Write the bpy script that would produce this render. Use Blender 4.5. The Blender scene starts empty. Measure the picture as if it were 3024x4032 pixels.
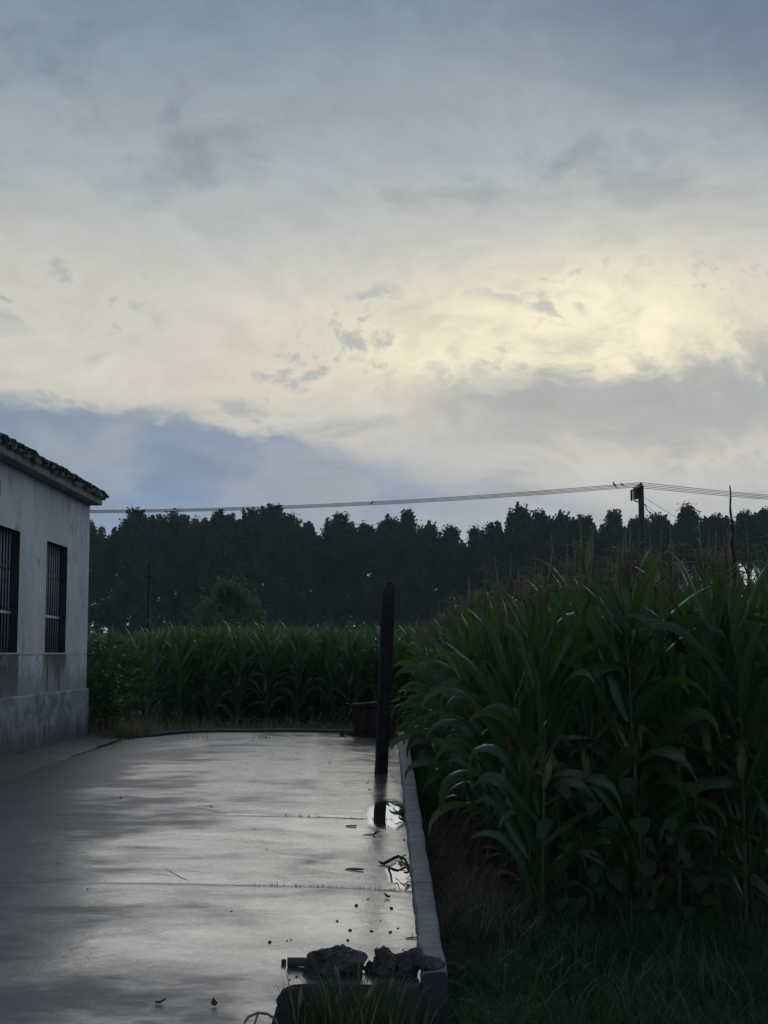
import bpy, math, random
import numpy as np
from mathutils import Vector, Matrix, noise as mnoise

R = math.radians
SC = bpy.context.scene
COL = SC.collection

# ------------------------------------------------------------------ camera
cam_d = bpy.data.cameras.new('camera')
cam = bpy.data.objects.new('camera', cam_d)
COL.objects.link(cam)
cam.location = (0, 0, 1.5)
cam.rotation_euler = (R(90 + 5.786), 0, 0)
cam_d.sensor_fit = 'HORIZONTAL'
cam_d.sensor_width = 36
cam_d.lens = 65.1
cam_d.clip_start = 0.05
cam_d.clip_end = 3000
SC.camera = cam

# ------------------------------------------------------------------ colour handling
SC.view_settings.view_transform = 'Standard'
SC.view_settings.look = 'None'
SC.view_settings.gamma = 1
SC.view_settings.use_curve_mapping = False
SC.view_settings.exposure = 0.0
SC.render.engine = 'CYCLES'
SC.cycles.max_bounces = 6
SC.cycles.diffuse_bounces = 3
SC.cycles.glossy_bounces = 3
SC.cycles.transmission_bounces = 3
SC.cycles.volume_bounces = 0
SC.cycles.use_denoising = True

SUN_AZ, SUN_EL = R(8.7), R(14.2)


def lin(r, g, b):
    def f(c):
        c /= 255.0
        return c / 12.92 if c <= 0.04045 else ((c + 0.055) / 1.055) ** 2.4
    return (f(r), f(g), f(b), 1.0)


class NT:
    """small node-tree helper"""
    def __init__(s, tree):
        s.t = tree
        s.n = tree.nodes
        s.l = tree.links
        s.n.clear()

    def new(s, typ, **kw):
        nd = s.n.new(typ)
        for k, v in kw.items():
            setattr(nd, k, v)
        return nd

    def put(s, sock, v):
        if v is None:
            return
        if isinstance(v, bpy.types.NodeSocket):
            s.l.new(v, sock)
        else:
            if isinstance(v, tuple) and len(v) == 3 and sock.type == 'RGBA':
                v = (*v, 1.0)
            sock.default_value = v

    def m(s, op, a, b=None, c=None, clamp=False):
        nd = s.new('ShaderNodeMath', operation=op, use_clamp=clamp)
        s.put(nd.inputs[0], a)
        s.put(nd.inputs[1], b)
        s.put(nd.inputs[2], c)
        return nd.outputs[0]

    def ss(s, v, lo, hi, a=0.0, b=1.0, mode='SMOOTHSTEP'):
        nd = s.new('ShaderNodeMapRange', interpolation_type=mode)
        s.put(nd.inputs[0], v)
        s.put(nd.inputs[1], lo)
        s.put(nd.inputs[2], hi)
        s.put(nd.inputs[3], a)
        s.put(nd.inputs[4], b)
        return nd.outputs[0]

    def mix(s, f, a, b, mode='MIX'):
        nd = s.new('ShaderNodeMix', data_type='RGBA', blend_type=mode)
        s.put(nd.inputs[0], f)
        s.put(nd.inputs[6], a)
        s.put(nd.inputs[7], b)
        return nd.outputs[2]

    def noise(s, vec, scale=1.0, detail=4.0, rough=0.55, dist=0.0, lac=2.0):
        nd = s.new('ShaderNodeTexNoise')
        s.put(nd.inputs['Vector'], vec)
        nd.inputs['Scale'].default_value = scale
        nd.inputs['Detail'].default_value = detail
        nd.inputs['Roughness'].default_value = rough
        nd.inputs['Distortion'].default_value = dist
        nd.inputs['Lacunarity'].default_value = lac
        return nd.outputs[0]

    def vmul(s, v, xyz):
        nd = s.new('ShaderNodeVectorMath', operation='MULTIPLY')
        s.put(nd.inputs[0], v)
        nd.inputs[1].default_value = xyz
        return nd.outputs[0]

    def vadd(s, v, xyz):
        nd = s.new('ShaderNodeVectorMath', operation='ADD')
        s.put(nd.inputs[0], v)
        s.put(nd.inputs[1], xyz)
        return nd.outputs[0]

    def sep(s, v):
        nd = s.new('ShaderNodeSeparateXYZ')
        s.put(nd.inputs[0], v)
        return nd.outputs

    def ramp(s, fac, stops, interp='LINEAR'):
        nd = s.new('ShaderNodeValToRGB')
        cr = nd.color_ramp
        cr.interpolation = interp
        while len(cr.elements) < len(stops):
            cr.elements.new(0.5)
        for e, (p, c) in zip(cr.elements, stops):
            e.position = p
            e.color = c if not isinstance(c, float) else (c, c, c, 1)
        s.put(nd.inputs[0], fac)
        return nd.outputs[0]


# ------------------------------------------------------------------ sky
def build_world():
    w = bpy.data.worlds.new('World')
    SC.world = w
    w.use_nodes = True
    k = NT(w.node_tree)
    tc = k.new('ShaderNodeTexCoord')
    d = tc.outputs['Generated']
    x, y, z = k.sep(d)
    az = k.m('ARCTAN2', x, y)
    el = k.m('ARCSINE', z)
    el = k.m('ABSOLUTE', el)
    # cloud domain, slightly sheared so the streaks climb to the right
    sh = k.new('ShaderNodeCombineXYZ')
    k.put(sh.inputs[0], k.m('ADD', x, k.m('MULTIPLY', z, 0.5)))
    k.put(sh.inputs[1], y)
    k.put(sh.inputs[2], k.m('SUBTRACT', z, k.m('MULTIPLY', x, 0.10)))
    d2 = sh.outputs[0]
    cen = lambda n: k.m('SUBTRACT', n, 0.5)
    warp = k.new('ShaderNodeTexNoise')
    k.put(warp.inputs['Vector'], d2)
    warp.inputs['Scale'].default_value = 6.0
    warp.inputs['Detail'].default_value = 3.0
    wv = k.new('ShaderNodeVectorMath', operation='MULTIPLY_ADD')
    k.put(wv.inputs[0], k.vadd(warp.outputs[1], (-0.5, -0.5, -0.5)))
    wv.inputs[1].default_value = (0.09, 0.09, 0.09)
    k.put(wv.inputs[2], d2)
    dw = wv.outputs[0]
    n_big = k.noise(k.vmul(dw, (1, 1, 1.7)), 4.0, 4, 0.5)
    n_mid = k.noise(k.vadd(k.vmul(dw, (1, 1, 2.2)), (3.1, 0.2, 1.7)), 8.5, 6, 0.55)
    n_fine = k.noise(k.vadd(k.vmul(dw, (1, 1, 2.0)), (7.7, 1.9, 4.1)), 21.0, 6, 0.60)
    n_puff = k.noise(k.vadd(k.vmul(dw, (1, 1, 1.5)), (2.7, 4.9, 8.1)), 42.0, 5, 0.60)
    # height gradient, wobbled by the cloud relief
    e1 = k.m('ADD', el, k.m('MULTIPLY', cen(n_mid), 0.085))
    e1 = k.m('ADD', e1, k.m('MULTIPLY', cen(n_fine), 0.03))
    e1 = k.m('ADD', e1, k.m('MULTIPLY', cen(n_big), 0.08))
    c = k.ramp(e1, [
        (0.00, lin(152, 168, 188)), (0.08, lin(158, 171, 187)), (0.125, lin(184, 188, 190)),
        (0.165, lin(206, 203, 195)), (0.205, lin(216, 210, 197)), (0.255, lin(208, 206, 197)),
        (0.30, lin(188, 192, 191)), (0.36, lin(161, 173, 182)), (0.43, lin(132, 151, 168)),
        (0.52, lin(106, 128, 152)), (0.75, lin(66, 90, 122)), (1.0, lin(50, 72, 106))])
    # clearer blue opening high on the right
    f = k.m('ADD', k.m('MULTIPLY', k.m('SUBTRACT', az, 0.07), 0.56), k.m('MULTIPLY', k.m('SUBTRACT', el, 0.47), 0.83))
    f = k.m('ADD', f, k.m('MULTIPLY', cen(n_mid), 0.09))
    tr = k.m('MULTIPLY', k.ss(f, -0.06, 0.11), k.ss(el, 0.31, 0.40))
    tr = k.m('MULTIPLY', tr, k.ss(az, 1.2, 0.5))
    c = k.mix(k.m('MULTIPLY', tr, 0.9), c, lin(98, 119, 144))

    # glow of the hidden sun
    def gauss(a0, sa, e0, se):
        a = k.m('POWER', k.m('ABSOLUTE', k.m('DIVIDE', k.m('SUBTRACT', az, a0), sa)), 2.0)
        e = k.m('POWER', k.m('ABSOLUTE', k.m('DIVIDE', k.m('SUBTRACT', el, e0), se)), 2.0)
        return k.m('EXPONENT', k.m('MULTIPLY', k.m('ADD', a, e), -1.0))
    gn = k.ss(k.m('ADD', k.m('MULTIPLY', n_fine, 0.6), k.m('MULTIPLY', n_mid, 0.4)), 0.36, 0.60, 0.22, 1.0)
    g = gauss(0.14, 0.175, 0.228, 0.046)
    c = k.mix(k.m('MULTIPLY', k.m('MULTIPLY', g, gn), 0.92, clamp=True), c, lin(250, 239, 204))
    g2 = gauss(0.155, 0.05, 0.247, 0.028)
    c = k.mix(k.m('MULTIPLY', k.m('MULTIPLY', g2, gn), 0.75), c, lin(255, 247, 216))
    g3 = gauss(0.035, 0.05, 0.213, 0.022)
    c = k.mix(k.m('MULTIPLY', k.m('MULTIPLY', g3, gn), 0.7), c, lin(253, 243, 210))
    # thin grey veils and scud drifting through the bright part
    n_pat = k.noise(k.vadd(k.vmul(dw, (1, 1, 1.8)), (5.5, 8.2, 2.4)), 7.0, 3, 0.5)
    scud = k.m('MULTIPLY', k.ss(k.m('ADD', k.m('MULTIPLY', n_puff, 0.45), k.m('MULTIPLY', n_fine, 0.55)), 0.50, 0.62), k.ss(n_pat, 0.44, 0.60))
    scud = k.m('MULTIPLY', scud, k.m('MULTIPLY', k.ss(el, 0.10, 0.15), k.ss(el, 0.34, 0.24)))
    c = k.mix(k.m('MULTIPLY', scud, 0.78), c, lin(154, 163, 170))
    # grey sheet of cloud on the right below the glow
    e2 = k.m('ADD', el, k.m('MULTIPLY', cen(n_mid), 0.05))
    e2 = k.m('ADD', e2, k.m('MULTIPLY', cen(n_puff), 0.040))
    e2 = k.m('ADD', e2, k.m('MULTIPLY', cen(n_fine), 0.060))
    e2 = k.m('SUBTRACT', e2, k.m('MULTIPLY', k.ss(az, 0.0, 0.28), 0.010))
    rb = k.m('MULTIPLY', k.ss(e2, 0.212, 0.182), k.ss(e2, 0.125, 0.160))
    rb = k.m('MULTIPLY', rb, k.ss(k.m('ADD', az, k.m('MULTIPLY', cen(n_mid), 0.14)), -0.04, 0.09))
    c = k.mix(k.m('MULTIPLY', rb, k.ss(n_mid, 0.30, 0.55, 0.60, 0.95)), c, lin(152, 162, 169))
    # darker lenses low on the right
    n_len = k.noise(k.vadd(k.vmul(dw, (1, 1, 4.0)), (1.3, 5.5, 0.4)), 11.0, 5, 0.55)
    le = k.m('MULTIPLY', k.ss(n_len, 0.50, 0.66), k.m('MULTIPLY', k.ss(el, 0.05, 0.10), k.ss(el, 0.19, 0.15)))
    c = k.mix(k.m('MULTIPLY', le, 0.7), c, lin(146, 157, 168))
    # soft light and dark drifts higher up
    hi = k.m('MULTIPLY', k.ss(n_big, 0.48, 0.66), k.ss(el, 0.26, 0.36))
    c = k.mix(k.m('MULTIPLY', hi, 0.5), c, lin(172, 181, 187))
    lo = k.m('MULTIPLY', k.ss(n_mid, 0.50, 0.32), k.ss(el, 0.26, 0.36))
    c = k.mix(k.m('MULTIPLY', lo, 0.55), c, lin(108, 130, 150))
    # blue-grey cloud bank low on the left
    edge = k.ramp(k.m('ADD', az, 0.5), [(0.0, 0.190), (0.22, 0.184), (0.36, 0.172), (0.40, 0.160), (0.43, 0.166),
                                          (0.50, 0.146), (0.565, 0.138), (0.62, 0.128), (0.70, 0.102), (1.0, 0.085)])
    t = k.m('SUBTRACT', edge, el)
    t = k.m('ADD', t, k.m('MULTIPLY', cen(n_mid), 0.020))
    t = k.m('ADD', t, k.m('MULTIPLY', cen(n_fine), 0.042))
    t = k.m('ADD', t, k.m('MULTIPLY', cen(n_puff), 0.026))
    soft = k.ss(az, -0.12, 0.06, 0.012, 0.040)
    bm = k.ss(t, -0.004, soft)
    bcol = k.ramp(k.m('ADD', el, k.m('MULTIPLY', cen(n_mid), 0.07)), [
        (0.0, lin(150, 172, 194)), (0.07, lin(130, 157, 187)), (0.115, lin(112, 139, 173)),
        (0.15, lin(122, 144, 170)), (0.19, lin(144, 156, 170))])
    bcol = k.mix(k.m('MULTIPLY', k.ss(n_mid, 0.42, 0.60), 0.55), bcol, lin(154, 166, 181))
    wk = k.m('MULTIPLY', k.ss(az, 0.20, 0.02, 0.70, 0.94), 1.0)
    c = k.mix(k.m('MULTIPLY', bm, wk), c, bcol)
    # the sky opposite the hidden sun is duller
    back = k.ss(k.m('ABSOLUTE', k.m('SUBTRACT', az, SUN_AZ)), 0.45, 2.4, 1.0, 0.42)
    c = k.mix(1.0, c, k.ramp(back, [(0.0, (0, 0, 0, 1)), (0.42, (0.50, 0.58, 0.67, 1)), (1.0, (1, 1, 1, 1))]), 'MULTIPLY')
    # fine relief
    c = k.mix(1.0, c, k.ramp(k.m('ADD', k.m('MULTIPLY', n_fine, 0.6), k.m('MULTIPLY', n_puff, 0.4)), [(0.30, 0.84), (0.70, 1.06)]), 'MULTIPLY')
    # a little of the clear sky above the cloud
    sky = k.new('ShaderNodeTexSky', sky_type='NISHITA', sun_disc=False)
    sky.sun_elevation = SUN_EL
    sky.sun_rotation = SUN_AZ
    sky.altitude = 30
    sc = k.new('ShaderNodeVectorMath', operation='SCALE')
    k.put(sc.inputs[0], c)
    sc.inputs[3].default_value = 10.0
    fin = k.mix(0.04, sc.outputs[0], sky.outputs[0])
    bg = k.new('ShaderNodeBackground')
    k.put(bg.inputs[0], fin)
    bg.inputs[1].default_value = 0.1
    out = k.new('ShaderNodeOutputWorld')
    k.l.new(bg.outputs[0], out.inputs[0])


build_world()

sun_d = bpy.data.lights.new('sun', 'SUN')
sun_d.energy = 0.5
sun_d.angle = R(50)
sun_d.color = (1.0, 0.97, 0.92)
sun = bpy.data.objects.new('sun', sun_d)
COL.objects.link(sun)
sd = Vector((math.sin(SUN_AZ) * math.cos(SUN_EL), math.cos(SUN_AZ) * math.cos(SUN_EL), math.sin(SUN_EL)))
sun.rotation_euler = sd.to_track_quat('Z', 'Y').to_euler()
sun.location = (5, 30, 20)


# ------------------------------------------------------------------ materials
def mat(name):
    m = bpy.data.materials.new(name)
    m.use_nodes = True
    k = NT(m.node_tree)
    b = k.new('ShaderNodeBsdfPrincipled')
    o = k.new('ShaderNodeOutputMaterial')
    k.l.new(b.outputs[0], o.inputs[0])
    return m, k, b, o


def bump(k, b, h, strength=0.3, dist=0.01):
    n = k.new('ShaderNodeBump')
    n.inputs['Strength'].default_value = strength
    n.inputs['Distance'].default_value = dist
    k.put(n.inputs['Height'], h)
    k.l.new(n.outputs[0], b.inputs['Normal'])


def pos(k):
    return k.new('ShaderNodeNewGeometry').outputs['Position']


def objc(k):
    return k.new('ShaderNodeTexCoord').outputs['Object']


def simple(name, c1, c2, scale=6.0, rough=0.8, bstr=0.3, bdist=0.01, spec=0.4, stretch=(1, 1, 1), world=False):
    m, k, b, o = mat(name)
    p = k.vmul(pos(k) if world else objc(k), stretch)
    n = k.noise(p, scale, 6, 0.62, 0.3)
    n2 = k.noise(p, scale * 5.3, 4, 0.6)
    f = k.m('ADD', k.m('MULTIPLY', n, 0.7), k.m('MULTIPLY', n2, 0.3))
    k.put(b.inputs['Base Color'], k.mix(k.ss(f, 0.33, 0.67), (*c1, 1), (*c2, 1)))
    b.inputs['Roughness'].default_value = rough
    b.inputs['Specular IOR Level'].default_value = spec
    bump(k, b, f, bstr, bdist)
    return m


def leafy(name, c1, c2, trans, rough=0.45, rib=None, tfac=0.3, spec=0.5, dry=None):
    """leaf: point attribute 'lf' = (across 0..1, along 0..1, random)"""
    m, k, b, o = mat(name)
    at = k.new('ShaderNodeAttribute', attribute_name='lf')
    u, v, r = k.sep(at.outputs['Vector'])
    oi = k.new('ShaderNodeObjectInfo')
    rr = k.m('FRACT', k.m('ADD', r, oi.outputs['Random']))
    n = k.noise(k.vmul(at.outputs['Vector'], (26.0, 1.5, 9.0)), 1.0, 3, 0.5)
    f = k.m('ADD', k.m('MULTIPLY', rr, 0.7), k.m('MULTIPLY', n, 0.3))
    c = k.mix(f, (*c1, 1), (*c2, 1))
    if dry:
        df = k.m('MULTIPLY', k.ss(k.m('ADD', v, k.m('MULTIPLY', n, 0.35)), 0.70, 1.15), k.ss(rr, 0.30, 0.90))
        c = k.mix(df, c, (*dry, 1))
    if rib:
        dd = k.m('ABSOLUTE', k.m('SUBTRACT', u, 0.5))
        c = k.mix(k.ss(dd, 0.085, 0.03), c, (*rib, 1))
    k.put(b.inputs['Base Color'], c)
    b.inputs['Roughness'].default_value = rough
    b.inputs['Specular IOR Level'].default_value = spec
    bump(k, b, k.noise(k.vmul(at.outputs['Vector'], (40.0, 1.0, 3.0)), 1.0, 2, 0.5), 0.25, 0.004)
    t = k.new('ShaderNodeBsdfTranslucent')
    k.put(t.inputs[0], (*trans, 1))
    mx = k.new('ShaderNodeMixShader')
    mx.inputs[0].default_value = tfac
    k.l.new(b.outputs[0], mx.inputs[1])
    k.l.new(t.outputs[0], mx.inputs[2])
    k.l.new(mx.outputs[0], o.inputs[0])
    return m


M = {}
M['corn_leaf'] = leafy('corn_leaf', (0.042, 0.094, 0.034), (0.074, 0.148, 0.050), (0.14, 0.27, 0.055), 0.29, (0.16, 0.20, 0.12), 0.33, 0.75, (0.16, 0.12, 0.06))
M['corn_leaf_dry'] = leafy('corn_leaf_dry', (0.12, 0.09, 0.05), (0.18, 0.14, 0.08), (0.18, 0.13, 0.06), 0.7, None, 0.25, 0.3)
M['tree_leaf'] = leafy('tree_leaf', (0.036, 0.074, 0.034), (0.080, 0.150, 0.060), (0.09, 0.17, 0.05), 0.55, None, 0.30, 0.4)
M['bush_leaf'] = leafy('bush_leaf', (0.12, 0.185, 0.10), (0.17, 0.245, 0.13), (0.17, 0.27, 0.10), 0.55, None, 0.35, 0.3)
M['weed_leaf'] = leafy('weed_leaf', (0.028, 0.062, 0.02), (0.052, 0.098, 0.03), (0.08, 0.16, 0.03), 0.5, (0.055, 0.10, 0.04), 0.28, 0.4)
M['grass'] = leafy('grass', (0.035, 0.085, 0.032), (0.07, 0.13, 0.05), (0.09, 0.18, 0.05), 0.5, None, 0.28, 0.4)
M['grass_yellow'] = leafy('grass_yellow', (0.30, 0.23, 0.08), (0.38, 0.30, 0.12), (0.4, 0.3, 0.09), 0.6, None, 0.25, 0.3)
M['dry_grass'] = leafy('dry_grass', (0.25, 0.18, 0.11), (0.50, 0.40, 0.27), (0.34, 0.26, 0.15), 0.75, None, 0.25, 0.25)
M['seed_head'] = simple('seed_head', (0.24, 0.19, 0.11), (0.36, 0.29, 0.18), 60, 0.9)
M['stalk'] = simple('stalk', (0.06, 0.09, 0.03), (0.13, 0.13, 0.06), 9, 0.55, 0.2, 0.003, 0.4, (4, 4, 1))
M['tassel'] = simple('tassel', (0.22, 0.17, 0.10), (0.38, 0.30, 0.18), 40, 0.9)
M['husk'] = simple('husk', (0.17, 0.19, 0.07), (0.34, 0.30, 0.13), 30, 0.6, 0.5, 0.004, 0.3, (3, 3, .6))
M['silk'] = simple('silk', (0.22, 0.14, 0.06), (0.34, 0.24, 0.11), 50, 0.9)
M['bark'] = simple('bark', (0.05, 0.045, 0.035), (0.12, 0.11, 0.09), 8, 0.9, 0.7, 0.03, 0.2, (3, 3, 0.6))
M['wood_dark'] = simple('wood_dark', (0.035, 0.028, 0.022), (0.08, 0.065, 0.05), 14, 0.85, 0.6, 0.01, 0.3, (3, 3, 0.5))
M['soil'] = simple('soil', (0.035, 0.028, 0.02), (0.085, 0.07, 0.05), 2.5, 0.95, 0.9, 0.05, 0.2, world=True)
M['rock'] = simple('rock', (0.032, 0.03, 0.03), (0.20, 0.185, 0.18), 10, 0.7, 1.0, 0.03, 0.35)
M['pebble'] = simple('pebble', (0.03, 0.028, 0.025), (0.07, 0.06, 0.055), 60, 0.7, 0.4, 0.003)
M['post'] = simple('post', (0.028, 0.024, 0.024), (0.065, 0.056, 0.054), 7, 0.85, 0.8, 0.012, 0.3)
M['pole'] = simple('pole', (0.06, 0.06, 0.06), (0.11, 0.11, 0.11), 4, 0.85, 0.3, 0.01, 0.3, (1, 1, 0.3))
M['metal_dark'] = simple('metal_dark', (0.03, 0.03, 0.032), (0.07, 0.07, 0.07), 6, 0.5, 0.2, 0.003, 0.5)
M['wire'] = simple('wire', (0.015, 0.015, 0.016), (0.03, 0.03, 0.03), 3, 0.6, 0.0, 0.001)
M['bird'] = simple('bird', (0.02, 0.018, 0.016), (0.07, 0.055, 0.045), 20, 0.7, 0.3, 0.004, 0.3)
M['bar'] = simple('bar', (0.30, 0.32, 0.34), (0.48, 0.5, 0.52), 12, 0.5, 0.2, 0.002, 0.5)
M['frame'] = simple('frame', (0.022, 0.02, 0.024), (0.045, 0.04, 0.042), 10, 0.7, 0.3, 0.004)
M['reveal'] = simple('reveal', (0.05, 0.045, 0.052), (0.10, 0.09, 0.10), 6, 0.9, 0.3, 0.004, 0.3, (1, 1, .4), True)  # darkened colour stands for the shade inside the window recesses
M['brick'] = simple('brick', (0.085, 0.036, 0.03), (0.16, 0.07, 0.055), 12, 0.85, 0.6, 0.006, 0.3)
M['mortar'] = simple('mortar', (0.22, 0.22, 0.21), (0.36, 0.36, 0.35), 14, 0.9, 0.8, 0.01, 0.3)
M['tile'] = simple('tile', (0.05, 0.05, 0.05), (0.14, 0.135, 0.13), 10, 0.75, 0.6, 0.008, 0.4)
M['moss'] = simple('moss', (0.012, 0.018, 0.008), (0.03, 0.036, 0.016), 30, 0.95, 0.8, 0.01, 0.2)
M['pipe'] = simple('pipe', (0.07, 0.075, 0.07), (0.12, 0.125, 0.115), 14, 0.55, 0.3, 0.003, 0.5)
M['cornice'] = simple('cornice', (0.16, 0.16, 0.16), (0.34, 0.34, 0.33), 3.0, 0.9, 0.5, 0.008, 0.3, (4, 4, 0.8), True)


def mk_glass():
    m, k, b, o = mat('window_glass')
    b.inputs['Base Color'].default_value = (0.012, 0.014, 0.016, 1)
    b.inputs['Roughness'].default_value = 0.18
    k.put(b.inputs['Roughness'], k.ss(k.noise(pos(k), 3, 4), 0.3, 0.7, 0.1, 0.45))
    return m


def mk_wall():
    m, k, b, o = mat('whitewashed_wall')
    p = pos(k)
    x, y, z = k.sep(p)
    big = k.noise(k.vmul(p, (1, 0.8, 0.6)), 1.3, 5, 0.6, 0.3)
    c = k.mix(k.ss(big, 0.3, 0.7), (0.54, 0.59, 0.65, 1), (0.70, 0.75, 0.81, 1))
    streak = k.noise(k.vmul(p, (1, 4.5, 0.45)), 1.0, 6, 0.62, 0.25)
    streak2 = k.noise(k.vadd(k.vmul(p, (1, 22.0, 0.8)), (0, 4, 2)), 1.0, 4, 0.6, 0.2)
    grime = (0.16, 0.155, 0.16, 1)
    c = k.mix(k.m('MULTIPLY', k.ss(streak, 0.55, 0.78), 0.38), c, grime)
    # streaky darkening towards the eave
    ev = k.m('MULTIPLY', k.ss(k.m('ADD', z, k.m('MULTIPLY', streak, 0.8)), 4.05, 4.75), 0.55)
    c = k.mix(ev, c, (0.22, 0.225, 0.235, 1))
    # rain runs from the window sills
    below = k.ss(z, 1.50, 1.46)
    for y0, y1, ln in ((18.85, 20.42, 0.85), (21.93, 23.47, 0.62)):
        ins = k.m('MULTIPLY', k.ss(y, y0 - 0.06, y0 + 0.03), k.ss(y, y1 + 0.05, y1 - 0.03))
        dep = k.m('ADD', k.m('SUBTRACT', 1.5, z), k.m('MULTIPLY', k.m('SUBTRACT', streak2, 0.5), -2.2))
        dep = k.m('ADD', dep, k.m('MULTIPLY', k.m('SUBTRACT', streak, 0.5), -1.2))
        run = k.ss(dep, ln + 0.12, ln - 0.28)
        c = k.mix(k.m('MULTIPLY', k.m('MULTIPLY', ins, below), k.m('MULTIPLY', run, 0.92)), c, (0.082, 0.062, 0.060, 1))
        # drips that run down beside the jamb
        jm = k.m('MULTIPLY', k.ss(y, y1 - 0.02, y1 + 0.03), k.ss(y, y1 + 0.42, y1 + 0.08))
        up = k.ss(k.m('ADD', z, k.m('MULTIPLY', streak2, 1.6)), 3.9, 1.6)
        c = k.mix(k.m('MULTIPLY', k.m('MULTIPLY', jm, up), k.m('MULTIPLY', k.ss(streak2, 0.40, 0.62), 0.85)), c, (0.10, 0.094, 0.098, 1))
    # course line at sill height
    ln = k.m('ABSOLUTE', k.m('SUBTRACT', k.m('ADD', z, k.m('MULTIPLY', k.noise(k.vmul(p, (1, 3, 0)), 2.0, 4), 0.06)), 1.50))
    c = k.mix(k.m('MULTIPLY', k.ss(ln, 0.018, 0.004), k.m('MULTIPLY', k.ss(streak, 0.35, 0.6), 0.8)), c, (0.13, 0.125, 0.13, 1))
    # peeled and grimy blotches
    bl = k.noise(k.vmul(p, (1, 1.0, 0.8)), 2.3, 7, 0.68, 0.9)
    c = k.mix(k.m('MULTIPLY', k.ss(bl, 0.56, 0.65), 0.6), c, (0.27, 0.27, 0.285, 1))
    lw = k.m('MULTIPLY', k.ss(k.m('ADD', z, k.m('MULTIPLY', k.m('SUBTRACT', bl, 0.5), 1.4)), 1.40, 0.95), 0.62)
    c = k.mix(lw, c, (0.20, 0.195, 0.20, 1))
    k.put(b.inputs['Base Color'], c)
    b.inputs['Roughness'].default_value = 0.9
    b.inputs['Specular IOR Level'].default_value = 0.25
    bump(k, b, k.noise(p, 30, 6, 0.7), 0.35, 0.006)
    return m


def mk_plinth():
    m, k, b, o = mat('plinth_render')
    p = pos(k)
    x, y, z = k.sep(p)
    big = k.noise(k.vmul(p, (1, 1.2, 1.6)), 1.6, 6, 0.62, 0.6)
    st = k.noise(k.vmul(p, (1, 7, 0.7)), 1.0, 5, 0.65)
    c = k.mix(k.ss(big, 0.35, 0.62), (0.19, 0.205, 0.225, 1), (0.37, 0.395, 0.425, 1))
    damp = k.ss(k.m('ADD', z, k.m('MULTIPLY', k.m('SUBTRACT', st, 0.5), 1.1)), 0.50, 0.12)
    c = k.mix(k.m('MULTIPLY', damp, 0.85), c, (0.085, 0.082, 0.085, 1))
    pt = k.m('MULTIPLY', k.ss(k.noise(k.vmul(p, (1, 1, 2.2)), 2.1, 5, 0.6, 0.8), 0.55, 0.66), 0.65)
    c = k.mix(pt, c, (0.12, 0.115, 0.12, 1))
    k.put(b.inputs['Base Color'], c)
    b.inputs['Roughness'].default_value = 0.85
    bump(k, b, k.noise(p, 22, 6, 0.7), 0.5, 0.008)
    return m


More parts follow.
